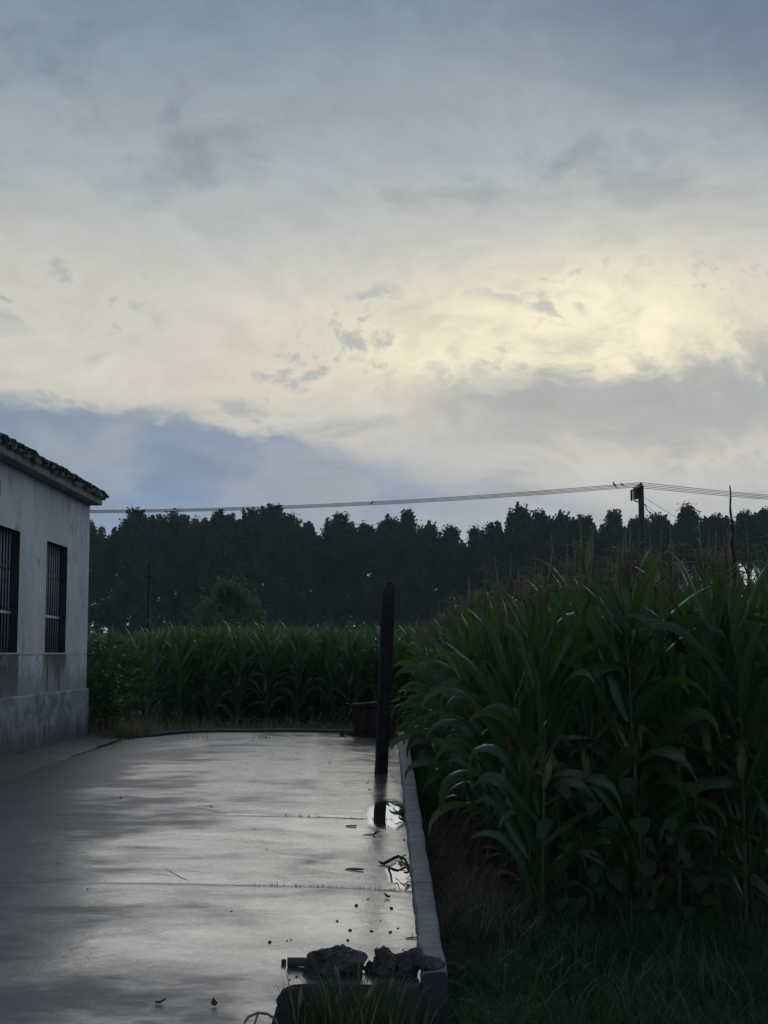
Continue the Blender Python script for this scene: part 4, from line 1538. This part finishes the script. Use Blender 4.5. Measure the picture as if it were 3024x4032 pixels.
def _ordinals():
    ones = ['first', 'second', 'third', 'fourth', 'fifth', 'sixth', 'seventh', 'eighth', 'ninth', 'tenth', 'eleventh', 'twelfth', 'thirteenth', 'fourteenth',
            'fifteenth', 'sixteenth', 'seventeenth', 'eighteenth', 'nineteenth']
    out = list(ones)
    for w, tens in (('twenty', 'twentieth'), ('thirty', 'thirtieth'), ('forty', 'fortieth'), ('fifty', 'fiftieth'), ('sixty', 'sixtieth'), ('seventy', 'seventieth')):
        out.append(tens)
        out += [w + '-' + o for o in ones[:9]]
    return out


ORD = _ordinals()


def trees():
    crowns = [crown(100 + i, 29.0, (4.7, 5.4, 4.2, 5.0, 5.8, 4.5)[i], 5.5, 165, 70, 0.54, M['tree_leaf']) for i in range(6)]
    high = crown(140, 29.0, 4.4, 18.8, 80, 62, 0.58, M['tree_leaf'])
    thin = crown(150, 29.0, 4.2, 6.0, 80, 30, 0.58, M['tree_leaf'])
    trunks = [trunk_mesh(200 + i, 27.5, 0.3, 14, 5.5) for i in range(3)]
    rnd = random.Random(31)
    # tops as heights along the tree line (x in metres at 130 m), from the house to the right
    tops = [(-27.2, 14.3), (-25.2, 12.6), (-23.2, 15.0), (-21.2, 14.8), (-19.3, 14.9), (-17.4, 14.6), (-15.0, 15.2), (-12.7, 15.1), (-10.6, 15.2), (-8.9, 14.8), (-7.3, 14.2),
            (-4.0, 14.4), (-2.0, 14.3), (0.6, 14.5), (2.3, 14.0), (4.2, 13.8), (6.3, 12.9), (8.6, 12.9), (10.3, 13.8), (12.6, 15.0), (14.6, 14.8), (16.7, 14.6), (18.6, 14.7), (21.6, 14.8),
            (23.8, 14.6), (26.0, 14.5), (28.8, 14.9), (31.2, 14.4), (34.0, 14.9), (35.8, 14.5), (38.2, 14.6)]
    for i, (x, h) in enumerate(tops):
        x, h = x * 2, 1.5 + (h - 1.5) * 2
        y = 260 + rnd.uniform(-3, 3)
        t = put('poplar_tree', None, None, (x, y, GZ), (0, 0, rnd.uniform(0, 6.28)), None)
        s = (h - GZ) / 29.4
        me = crowns[rnd.randrange(6)]
        if i == 0:
            me = thin
        if x > 60:
            me = high
        put('crown', me, t, None, None, (s * rnd.uniform(0.74, 1.10), s, s * rnd.uniform(0.93, 1.04)))
        put('trunk', trunks[rnd.randrange(3)], t, None, None, (s, s, s))
        tag(t, ORD[i] + ' dark poplar from the house in the front tree row', 'tree', 'poplars in the far tree row')
    x = -88.0
    while x < 100:
        if not (60 < x < 82):
            t = put('poplar_tree', None, None, (x, 271 + rnd.uniform(-2.4, 2.4), GZ), (0, 0, rnd.uniform(0, 6.28)))
            s = rnd.uniform(0.80, 0.95)
            if -17 < x < -8:
                s = 0.76
            if 6 < x < 24:
                s *= 0.90
            put('crown', crowns[rnd.randrange(6)], t, None, None, (s * 1.2, s * 1.2, s))
            put('trunk', trunks[rnd.randrange(3)], t, None, None, (s, s, s))
            tag(t, 'dark poplar filling the gaps behind the front tree row', 'tree', 'poplars in the second tree row')
        x += rnd.uniform(4.8, 6.4)
    # rounded bush in front of the tree line
    bush = put('bush', None, None, (-6.65, 60, GZ))
    tag(bush, 'rounded lighter green bush standing in the far maize', 'bush')
    put('crown', crown(170, 4.6, 1.4, 0.8, 120, 60, 0.15, M['bush_leaf'], True), bush)
    put('trunk', trunk_mesh(270, 3.4, 0.08, 9, 1.6), bush)
    # shrub growing at the house corner
    sh = put('shrub', None, None, (-5.28, 26.3, GZ))
    tag(sh, 'leafy green shrub climbing at the far house corner', 'shrub')
    put('crown', crown(171, 1.9, 0.42, 0.2, 46, 34, 0.10, M['weed_leaf'], True), sh)
    put('trunk', trunk_mesh(271, 1.5, 0.015, 5, 0.5), sh)


trees()


# ------------------------------------------------------------------ maize
def leaf_geom(L, W, a0, a1, p, fold, ripple, twist, seed, nseg=11, nac=4):
    rnd = random.Random(seed)
    ph1, ph2 = rnd.uniform(0, 6), rnd.uniform(0, 6)
    fr = rnd.uniform(9, 15)
    side = rnd.uniform(-0.25, 0.25)
    pts, tans = [], []
    x = z = yy = 0.0
    for i in range(nseg + 1):
        t = i / nseg
        a = a0 + a1 * t ** p
        pts.append(Vector((x, yy, z)))
        tans.append(Vector((math.sin(a), side * t, math.cos(a))).normalized())
        x += math.sin(a) * L / nseg
        yy += side * t * L / nseg
        z += math.cos(a) * L / nseg
    vs, at, fs = [], [], []
    for i in range(nseg + 1):
        t = i / nseg
        w = W * min(1.0, 0.5 + 2.2 * t) * max(0.0, 1 - t ** 2.6) ** 0.85 * 0.5 + 0.0008
        T = tans[i]
        B = Vector((0, 1, 0))
        B = (B - B.dot(T) * T).normalized()
        N = T.cross(B)
        tw = twist * t * t
        B2 = B * math.cos(tw) + N * math.sin(tw)
        N2 = N * math.cos(tw) - B * math.sin(tw)
        for j in range(nac + 1):
            u = j / nac * 2 - 1
            f = fold * (1 - t) ** 1.5 + 0.12
            rp = ripple * math.sin(fr * t + (ph1 if u < 0 else ph2)) * abs(u) ** 1.5 * min(1, t * 4)
            q = pts[i] + B2 * (u * w * math.cos(f)) - N2 * (abs(u) * w * math.sin(f) + rp * w)
            vs.append(tuple(q))
            at.append(((u + 1) / 2, t, 0.5))
    m = nac + 1
    for i in range(nseg):
        for j in range(nac):
            fs.append((i * m + j, i * m + j + 1, (i + 1) * m + j + 1, (i + 1) * m + j))
    return vs, fs, at


def leaf_lib(nseg, nac):
    lib = {'erect': [], 'arch': [], 'droop': [], 'low': []}
    for i in range(6):
        lib['erect'].append(leaf_geom(0.56 + 0.05 * i, 0.098, R(9 + 3 * i), R(10 + 8 * i), 3.0, 0.6, 0.10, 0.9 * (-1) ** i, 300 + i, nseg, nac))
        lib['arch'].append(leaf_geom(0.74 + 0.035 * i, 0.108, R(13 + 4 * i), R(95 + 14 * i), 4.4 - 0.3 * i, 0.5, 0.14, 1.5 * (-1) ** i, 320 + i, nseg, nac))
        lib['droop'].append(leaf_geom(0.74 + 0.035 * i, 0.102, R(22 + 5 * i), R(120 + 9 * i), 2.8 - 0.2 * i, 0.45, 0.2, 2.0 * (-1) ** i, 340 + i, nseg, nac))
    for i in range(3):
        lib['low'].append(leaf_geom(0.50 + 0.06 * i, 0.06, R(45), R(115 + 12 * i), 0.7, 0.6, 0.3, 2.0 * (-1) ** i, 360 + i, nseg, nac))
    return lib


LIB = leaf_lib(11, 4)
LIBLOW = leaf_lib(6, 2)
LEAFME = {}
for kk, ls in LIB.items():
    for i, (v, f, a) in enumerate(ls):
        mb = MB()
        mb.add(v, f, a)
        LEAFME[(kk, i)] = mb.mesh('leaf', M['corn_leaf_dry'] if kk == 'low' else M['corn_leaf'])


def stalk_mesh(seed):
    rnd = random.Random(seed)
    mb = MB()
    pts, rad = [], []
    x = y = 0
    for i in range(25):
        z = 1.95 * i / 24
        x += rnd.uniform(-0.004, 0.004)
        y += rnd.uniform(-0.004, 0.004)
        pts.append((x, y, z))
        r = 0.0135 * (1 - 0.55 * i / 24)
        rad.append(r * (1.22 if i % 3 == 0 else 1.0))
    mb.tube(pts, rad, 7)
    for q in range(5):
        a = q * 1.256
        mb.tube([(0, 0, 0.09), (0.03 * math.cos(a), 0.03 * math.sin(a), 0.02), (0.05 * math.cos(a), 0.05 * math.sin(a), -0.03)], 0.004, 5)
    return mb.mesh('stalk', M['stalk'])


def tassel_mesh(seed, spike=False):
    rnd = random.Random(seed)
    mb = MB()
    if spike:
        n = 22
        mb.tube([(0.004 * math.sin(i), 0, 0.75 * i / n) for i in range(n + 1)],
                [0.004 if i < 4 else (0.0155 * (1 - 0.78 * (i - 4) / (n - 4)) * (1.0 + 0.25 * (i % 2))) for i in range(n + 1)], 7)
        return mb.mesh('tassel', M['wood_dark'])
    mb.tube([(0, 0, 0), (0.003, 0.002, 0.22), (0.0, 0.006, 0.46)], [0.005, 0.0075, 0.003], 5)
    for i in range(10):
        a = rnd.uniform(0, 6.28)
        z0 = rnd.uniform(0.06, 0.24)
        l = rnd.uniform(0.14, 0.24)
        sp = rnd.uniform(0.3, 0.95)
        c, s = math.cos(a), math.sin(a)
        mb.tube([(0, 0, z0), (c * l * sp * 0.5, s * l * sp * 0.5, z0 + l * 0.62), (c * l * sp * 1.05, s * l * sp * 1.05, z0 + l * (0.85 - 0.35 * sp))], [0.003, 0.0052, 0.0024], 4)
    return mb.mesh('tassel', M['tassel'])


def ear_meshes(seed):
    rnd = random.Random(seed)
    mb = MB()
    n = 10
    prof = [(0.0, 0.011), (0.03, 0.021), (0.08, 0.028), (0.13, 0.028), (0.17, 0.022), (0.20, 0.015)]
    vs = []
    for z, r in prof:
        for i in range(n):
            a = 2 * math.pi * i / n
            rr = r * (1.06 if i % 2 else 0.95)
            vs.append((rr * math.cos(a), rr * math.sin(a), z))
    fs = [(i * n + j, i * n + (j + 1) % n, (i + 1) * n + (j + 1) % n, (i + 1) * n + j) for i in range(len(prof) - 1) for j in range(n)]
    fs.append(tuple((len(prof) - 1) * n + j for j in range(n)))
    mb.add(vs, fs)
    for i in range(4):
        a = i * 1.6 + rnd.random()
        c, s = math.cos(a), math.sin(a)
        mb.add([(c * 0.016 - s * 0.01, s * 0.016 + c * 0.01, 0.18), (c * 0.016 + s * 0.01, s * 0.016 - c * 0.01, 0.18), (c * 0.032, s * 0.032, 0.18 + rnd.uniform(0.05, 0.09))], [(0, 1, 2)])
    ear = mb.mesh('ear', M['husk'])
    mb = MB()
    for i in range(48):
        a = rnd.uniform(0, 6.28)
        sp = rnd.uniform(0.01, 0.04)
        c, s = math.cos(a), math.sin(a)
        mb.tube([(0, 0, 0.19), (c * sp * 0.7, s * sp * 0.7, 0.19 + rnd.uniform(0.03, 0.05)), (c * sp * 1.3, s * sp * 1.3, 0.19 + rnd.uniform(-0.06, 0.03))], 0.0018, 3)
    return ear, mb.mesh('silk', M['silk'])


STALKS = [stalk_mesh(400 + i) for i in range(4)]
TASSELS = [tassel_mesh(410 + i) for i in range(4)]
SPIKE = tassel_mesh(420, True)
EARS = [ear_meshes(430 + i) for i in range(3)]


def plant_layout(rnd):
    """list of (kind, index, z, azimuth, scale)"""
    out = []
    pl = rnd.uniform(0, math.pi)
    n = rnd.randint(13, 15)
    for i in range(n):
        t = i / (n - 1)
        z = 0.16 + 1.64 * t
        az = pl + math.pi * (i % 2) + rnd.gauss(0, 0.35)
        if t < 0.14:
            k_ = 'low' if rnd.random() < 0.55 else 'droop'
        elif t < 0.5:
            k_ = 'droop' if rnd.random() < 0.6 else 'arch'
        elif t < 0.78:
            k_ = 'arch' if rnd.random() < 0.7 else 'erect'
        else:
            k_ = 'erect'
        idx = rnd.randrange(3 if k_ == 'low' else 6)
        sc = rnd.uniform(0.82, 1.15) * (0.68 if t > 0.93 else 0.85 if t > 0.84 else 1.0) * (0.85 if t < 0.12 else 1.0)
        out.append((k_, idx, z, az, sc))
    return out


def plant(x, y, rnd, hs, label, group, spike=False, ears=True, lean=None):
    root = put('maize_plant', None, None, (x, y, GZ), ((rnd.gauss(0, 0.03), rnd.gauss(0, 0.03), 0)) if lean is None else lean, (hs * 1.0, hs * 1.0, hs))
    tag(root, label, 'maize plant', group)
    put('stalk', STALKS[rnd.randrange(4)], root)
    for (k_, idx, z, az, sc) in plant_layout(rnd):
        put('leaf', LEAFME[(k_, idx)], root, (0, 0, z), (rnd.gauss(0, 0.22), rnd.gauss(0, 0.14), az), sc)
    if spike:
        put('tassel', SPIKE, root, (0, 0, 1.96))
    else:
        put('tassel', TASSELS[rnd.randrange(4)], root, (0, 0, 1.93), (rnd.gauss(0, .06), rnd.gauss(0, .06), rnd.uniform(0, 6)), rnd.uniform(0.85, 1.15))
    if ears:
        e, s = EARS[rnd.randrange(3)]
        a = rnd.gauss(0, 0.9)
        eo = put('ear', e, root, (0.012 * math.sin(a), -0.012 * math.cos(a), rnd.uniform(0.88, 1.08)), (R(rnd.uniform(14, 26)), 0, a), rnd.uniform(0.95, 1.2))
        put('silk', s, eo)


def maize():
    rnd = random.Random(77)
    spots = []
    # rows run away from the viewer, 0.7 m apart
    for r_ in range(0, 18):
        X = 1.05 + 0.62 * r_
        y = 9.28 + rnd.uniform(-0.1, 0.12) + (0.15 if r_ % 2 else 0)
        idx = 0
        while y < 27.2:
            if X < 0.285 * y + 0.55:
                expo = 1.0 if (r_ == 0 or idx < 2) else (0.62 if (r_ == 1 or idx < 4) else 0.3)
                spots.append([X - 0.18 * min(1.0, max(0.0, (y - 9.8) / 5.0)) + rnd.gauss(0, 0.035), y, expo / y, r_, idx, 'side'])
            y += (0.23 if r_ == 0 else 0.27) + rnd.gauss(0, 0.025)
            idx += 1
    # stray plants closing the near edge between the rows
    for q in range(7):
        spots.append([1.40 + 0.29 * q + rnd.gauss(0, 0.05), 9.45 + rnd.uniform(-0.1, 0.35), 0.12, q, 0, 'edge'])
    # block beyond the far end of the yard
    for r_ in range(0, 10):
        X = -5.1 + 0.64 * r_
        y = 30.3 + rnd.uniform(-0.2, 0.2)
        idx = 0
        while y < 42:
            expo = 1.0 if idx < 1 else (0.5 if idx < 3 else 0.2)
            spots.append([X + rnd.gauss(0, 0.04), y, expo / y, r_, idx, 'far'])
            y += 0.235 + rnd.gauss(0, 0.03)
            idx += 1
    # wings of the same fields
    for r_ in range(0, 34):
        X = 1.5 + 0.72 * r_
        y = 27.4 + rnd.uniform(0, 0.2) + (3.0 if X < 1.9 else 0)
        while y < 44:
            if X < 0.285 * y + 0.5:
                spots.append([X + rnd.gauss(0, 0.05), y, 0.1 / y, r_, 9, 'more'])
            y += 0.34 + rnd.gauss(0, 0.04)
    for r_ in range(0, 14):
        X = -5.85 - 0.75 * r_
        y = 37.0 + rnd.uniform(0, 0.3) + (1.0 if r_ == 0 else 0)
        while y < 52:
            if X > -0.285 * y - 0.5:
                spots.append([X + rnd.gauss(0, 0.05), y, 0.1 / y, r_, 9, 'more'])
            y += 0.36 + rnd.gauss(0, 0.04)
    # thinner towards the trees, where only tassels show over the nearer tops
    for _ in range(1500):
        y = rnd.uniform(42, 150)
        x = rnd.uniform(-0.29, 0.29) * y
        spots.append([x, y, 0.0, 0, 9, 'more'])
    order = sorted(range(len(spots)), key=lambda i: -spots[i][2])
    chosen = set(order[:296])
    nfront = 0
    fi = 0
    low_v, low_a = [], []
    tas_v, tas_f = [], []
    stuff = MB()
    for i, (x, y, sc, r_, idx, where) in enumerate(spots):
        hs = rnd.uniform(0.94, 1.06) if (where == 'side' and r_ == 0) else rnd.uniform(1.04, 1.13) if where == 'far' else (rnd.uniform(1.02, 1.18) if where in ('side', 'edge') else rnd.uniform(0.98, 1.14))
        if i in chosen:
            if where == 'side' and idx == 0 and r_ < 4:
                lab = ORD[r_] + ' maize plant from the kerb along the near grass edge'
            elif where == 'edge':
                lab = ORD[r_] + ' stray maize plant from the kerb between the near rows'
            elif where == 'side' and r_ == 0:
                lab = ORD[idx] + ' maize plant from the near end of the row beside the kerb'
            elif where == 'side':
                lab = ORD[idx] + ' plant back in the ' + ORD[r_] + ' maize row from the kerb'
            elif idx < 1:
                lab = ORD[r_] + ' maize row end from the house beyond the yard'
            else:
                lab = ORD[idx] + ' plant back in the ' + ORD[r_] + ' maize row beyond the yard'
            grp = 'maize right of the kerb' if where in ('side', 'edge') else 'maize beyond the yard'
            plant(x, y, rnd, hs, lab, grp, ears=(idx < 3 or r_ == 0))
        else:
            far = y > 42
            lay = plant_layout(rnd)
            for (k_, ix, z, az, s) in lay:
                if far and z < 0.9:
                    continue
                vs, fs, at = LIBLOW[k_][ix]
                ca, sa = math.cos(az) * s * hs, math.sin(az) * s * hs
                rr = rnd.random()
                stuff.cur = 1 if k_ == 'low' else 0
                stuff.add([(x + ca * a - sa * b, y + sa * a + ca * b, GZ + (z + c * s) * hs) for a, b, c in vs], fs, [(u, v, rr) for u, v, _ in at])
            stuff.cur = 2
            zt = GZ + 1.9 * hs
            if not far:
                stuff.tube([(x, y, GZ), (x, y, zt)], [0.013, 0.006], 5, False)
            stuff.cur = 3
            for q in range(6):
                a = rnd.uniform(0, 6.28)
                l = rnd.uniform(0.14, 0.24)
                sp = 0.0 if q == 0 else rnd.uniform(0.3, 0.9)
                stuff.tube([(x, y, zt - 0.05), (x + math.cos(a) * l * sp * 0.6, y + math.sin(a) * l * sp * 0.6, zt + l * 0.8), (x + math.cos(a) * l * sp, y + math.sin(a) * l * sp, zt + l * (1.35 - 0.6 * sp))],
                           [0.003, 0.004, 0.002], 3, False)
    stuff.cur = 0
    me = stuff.mesh('maize_field', [M['corn_leaf'], M['corn_leaf_dry'], M['stalk'], M['tassel']])
    tag(put('maize_field', me), 'mass of green maize reaching back to the trees', 'maize', None, 'stuff')
    # one taller plant with a dense dark spike against the sky
    plant(2.585, 10.0, rnd, 1.11, 'taller maize plant with a dark spike reaching above the tree line', 'maize right of the kerb', spike=True, lean=(0, R(-1.5), 0))


maize()


# ------------------------------------------------------------------ grass, weeds, straw
def near_grass():
    rnd = random.Random(91)
    mb = MB()
    for _ in range(17000):
        y = 5.2 + 4.6 * rnd.random()
        x = rnd.uniform(kout(7.0) + 0.03, 0.30 * y + 0.4)
        if y < 6.75 and False:
            continue
        dens = 1.0 if y < 8.9 else max(0.0, 1 - (y - 8.9) / 0.6)
        # bare straw-covered strip along the kerb further back
        if y > 8.1 and x < 0.9 + 0.12 * nz(x, y, 0, 2):
            dens *= 0.12
        if rnd.random() > dens:
            continue
        h = rnd.uniform(0.09, 0.24) * (0.85 + 0.6 * nz(x, y, 2, 1.6))
        blade(mb, (x, y, GZ - 0.01), max(0.05, h), rnd.uniform(0, 6.28), rnd.uniform(0.4, 2.0), rnd.uniform(0.004, 0.008), rnd.random(), 4)
    for _ in range(420):
        y = rnd.uniform(6.6, 9.7)
        x = rnd.uniform(0.45, 0.29 * y)
        blade(mb, (x, y, GZ - 0.01), rnd.uniform(0.28, 0.46), rnd.uniform(0, 6.28), rnd.uniform(1.0, 2.4), rnd.uniform(0.008, 0.014), rnd.random(), 6)
    for _ in range(1500):
        y = rnd.uniform(15.5, 25.2)
        x = kout(y) + 0.03 + abs(rnd.gauss(0, 0.22))
        blade(mb, (x, y, GZ - 0.01), rnd.uniform(0.2, 0.5), rnd.uniform(0, 6.28), rnd.uniform(0.3, 1.8), rnd.uniform(0.008, 0.018), rnd.random(), 4)
    tag(put('grass', mb.mesh('grass', M['grass'])), 'dark green grass at the foot of the near maize', 'grass', None, 'stuff')
    # straw and dead maize leaves lying on the soil
    mb = MB()
    for _ in range(1300):
        y = rnd.uniform(8.9, 25)
        x = kout(y) + 0.02 + abs(rnd.gauss(0, 0.42))
        a = rnd.gauss(0.0, 0.5) + (math.pi if rnd.random() < 0.5 else 0)
        blade(mb, (x, y, GZ + rnd.uniform(0.0, 0.05)), rnd.uniform(0.10, 0.34), a, rnd.uniform(0.1, 0.7) + 1.2, rnd.uniform(0.004, 0.012), rnd.random(), 3)
    for _ in range(330):
        y = rnd.uniform(8.6, 10.8)
        x = rnd.uniform(0.42, 0.95)
        a = rnd.gauss(0.0, 0.35) + (math.pi if rnd.random() < 0.5 else 0)
        blade(mb, (x, y, GZ + rnd.uniform(0.0, 0.07)), rnd.uniform(0.10, 0.30), a, 1.35, rnd.uniform(0.004, 0.010), rnd.random(), 2)
    tag(put('straw', mb.mesh('straw', M['dry_grass'])), 'dry straw littering the soil between kerb and maize', 'straw', None, 'stuff')


near_grass()


def rear_weeds():
    rnd = random.Random(92)
    g, d = MB(), MB()
    for _ in range(13000):
        x = rnd.uniform(-5.8, 0.35)
        y = 24.84 + abs(rnd.gauss(0, 1.5))
        if y > 30.2 or (x < -5.0 and y < 25.3):
            continue
        left = x < -4.2
        hh = rnd.uniform(0.30, 0.72) * (1.25 if left else 1.0) * (0.8 + 0.5 * nz(x, y, 0, 1.3))
        dry = rnd.random() < (0.62 if x < -1.6 else 0.40)
        blade(d if dry else g, (x, y, GZ - 0.02), max(0.12, hh) + 0.10, rnd.uniform(0, 6.28), rnd.uniform(0.5, 2.2), rnd.uniform(0.008, 0.018), rnd.random(), 4)
    # taller arching grass before the brick stack
    for _ in range(60):
        x = rnd.uniform(-1.9, -0.45)
        y = rnd.uniform(24.9, 26.2)
        blade(g, (x, y, GZ), rnd.uniform(0.7, 1.05), rnd.uniform(0, 6.28), rnd.uniform(1.2, 2.4), rnd.uniform(0.02, 0.032), rnd.random(), 8)
    for _ in range(26):
        x = rnd.uniform(-4.4, -1.5)
        y = rnd.uniform(26.0, 29.3)
        blade(g, (x, y, GZ), rnd.uniform(0.7, 1.1), rnd.uniform(0, 6.28), rnd.uniform(0.6, 2.2), rnd.uniform(0.02, 0.03), rnd.random(), 8)
    # creeping green at the foot of the bricks and against the house corner
    for _ in range(500):
        x = rnd.uniform(-0.75, 0.22)
        y = rnd.uniform(23.6, 24.6)
        blade(g, (x, y, padz(x, y)), rnd.uniform(0.04, 0.13), rnd.uniform(0, 6.28), rnd.uniform(0.8, 2.2), rnd.uniform(0.012, 0.028), rnd.random(), 3)
    tag(put('green_weeds', g.mesh('green_weeds', M['weed_leaf'])), 'low green weeds along the far end of the yard', 'weeds', None, 'stuff')
    tag(put('dry_weeds', d.mesh('dry_weeds', M['dry_grass'])), 'dry brown grass along the far end of the yard', 'weeds', None, 'stuff')


rear_weeds()


def foxtail_clump():
    rnd = random.Random(93)
    root = put('foxtail_clump', None, None, (0.0, 6.3, GZ))
    tag(root, 'clump of green and yellowing foxtail grass before the yard edge', 'grass clump')
    g, yl = MB(), MB()
    for _ in range(460):
        x = rnd.gauss(-0.13, 0.15)
        y = rnd.gauss(-0.05, 0.12)
        if x < -0.42 or y > 0.36:
            continue
        tgt = yl if rnd.random() < 0.16 else g
        lean = rnd.uniform(0, 6.28) if rnd.random() < 0.4 else (math.pi if x < -0.13 else 0) + rnd.gauss(0, 0.8)
        blade(tgt, (x, y, 0), rnd.uniform(0.20, 0.52) * (1 - 0.5 * abs(x + 0.13)), lean, rnd.uniform(0.1, 1.1), rnd.uniform(0.007, 0.013), rnd.random(), 7)
    tag(put('green_blades', g.mesh('green_blades', M['weed_leaf']), root), None, None, None, 'stuff')
    tag(put('yellow_blades', yl.mesh('yellow_blades', M['grass_yellow']), root), None, None, None, 'stuff')
    for (x, y, z, ln, ax, az) in ((-0.36, -0.25, 0.30, 0.10, 0.1, 0.2), (-0.08, -0.12, 0.30, 0.115, 0.45, 0.1), (-0.20, 0.0, 0.36, 0.07, -0.25, 0.4), (0.02, 0.05, 0.30, 0.07, 0.5, 0.9)):
        h = MB()
        n = 9
        h.tube([(0, 0, ln * i / n) for i in range(n + 1)], [0.0095 * math.sin(math.pi * (0.12 + 0.83 * i / n)) for i in range(n + 1)], 7)
        for _ in range(150):
            t = rnd.random()
            a = rnd.uniform(0, 6.28)
            c, s = math.cos(a), math.sin(a)
            r0 = 0.009 * math.sin(math.pi * (0.12 + 0.83 * t))
            h.add([(c * r0, s * r0, ln * t), (c * r0 - s * 0.0006, s * r0 + c * 0.0006, ln * t), (c * (r0 + 0.008), s * (r0 + 0.008), ln * t + 0.009)], [(0, 1, 2)])
        h.tube([(0, 0, 0), (-math.sin(ax) * 0.0, 0, -z * 0.9)], 0.0014, 5)
        put('seed_head', h.mesh('seed_head', M['seed_head']), root, (x, y, z), (0, ax, az))


foxtail_clump()


def broadleaf_weeds():
    """climbing round-leaved weeds at the foot of the first maize"""
    lm = []
    for v in range(4):
        mb = MB()
        vs, at, fs = [], [], []
        for i in range(8):
            t = i / 7
            w = 0.46 * math.sin(math.pi * min(1, 0.10 + 0.9 * t ** 0.8)) ** 0.8 + 0.01
            zc = -0.35 * t * t + 0.05 * math.sin(4 * t + v)
            for u in (-1, -0.5, 0, 0.5, 1):
                vs.append((t, u * w, zc + 0.10 * abs(u) * (1 if v % 2 else 0.4) + 0.02 * math.sin(9 * t + u * 3 + v)))
                at.append(((u + 1) / 2, t, 0.5))
        for i in range(7):
            for j in range(4):
                fs.append((i * 5 + j, i * 5 + j + 1, (i + 1) * 5 + j + 1, (i + 1) * 5 + j))
        mb.add(vs, fs, at)
        lm.append(mb.mesh('leaf', M['weed_leaf']))
    rnd = random.Random(95)
    spots = [(1.14, 9.40, 0.95, 'climbing the kerb-side maize stalk'), (1.28, 9.30, 0.7, 'low beside the kerb-side maize stalk'), (1.42, 9.38, 0.85, 'in the middle of the near maize edge'),
             (1.62, 9.32, 1.0, 'tallest in the gap between two near stalks'), (1.86, 9.36, 0.75, 'just right of the tallest round-leaved weed'), (2.12, 9.40, 0.5, 'farthest right, in the dark gap')]
    for x, y, h, where in spots:
        mb = MB()
        pts = [(0.03 * math.sin(5 * t), 0.03 * math.cos(4 * t) - 0.03, h * t) for t in [i / 8 for i in range(9)]]
        mb.tube(pts, [0.005 * (1 - 0.6 * i / 8) for i in range(9)], 6)
        root = put('broadleaf_weed', None, None, (x, y - 0.27, GZ))
        tag(root, 'round-leaved green weed ' + where, 'weed', 'round-leaved weeds under the maize')
        put('stem', mb.mesh('stem', M['stalk']), root)
        n = int(h * 15)
        for i in range(n):
            t = (i + 1) / n
            a = -math.pi / 2 + rnd.gauss(0, 1.1)
            p = pts[int(t * 8)]
            put('leaf', lm[rnd.randrange(4)], root, (p[0] + 0.04 * math.cos(a), p[1] + 0.04 * math.sin(a), p[2]), (rnd.gauss(0, .3), R(rnd.uniform(5, 45)), a), rnd.uniform(0.085, 0.15))


broadleaf_weeds()


def haze():
    mb = MB()
    mb.box((-420, -60, -1.4), (420, 420, 34))
    m = bpy.data.materials.new('haze')
    m.use_nodes = True
    k = NT(m.node_tree)
    v = k.new('ShaderNodeVolumePrincipled')
    v.inputs['Color'].default_value = (0.72, 0.90, 1.0, 1)
    v.inputs['Density'].default_value = 0.00034
    v.inputs['Anisotropy'].default_value = 0.2
    o = k.new('ShaderNodeOutputMaterial')
    k.l.new(v.outputs[0], o.inputs['Volume'])
    tag(put('haze', mb.mesh('haze', m, False)), 'thin evening haze over the fields', 'haze', None, 'stuff')


haze()
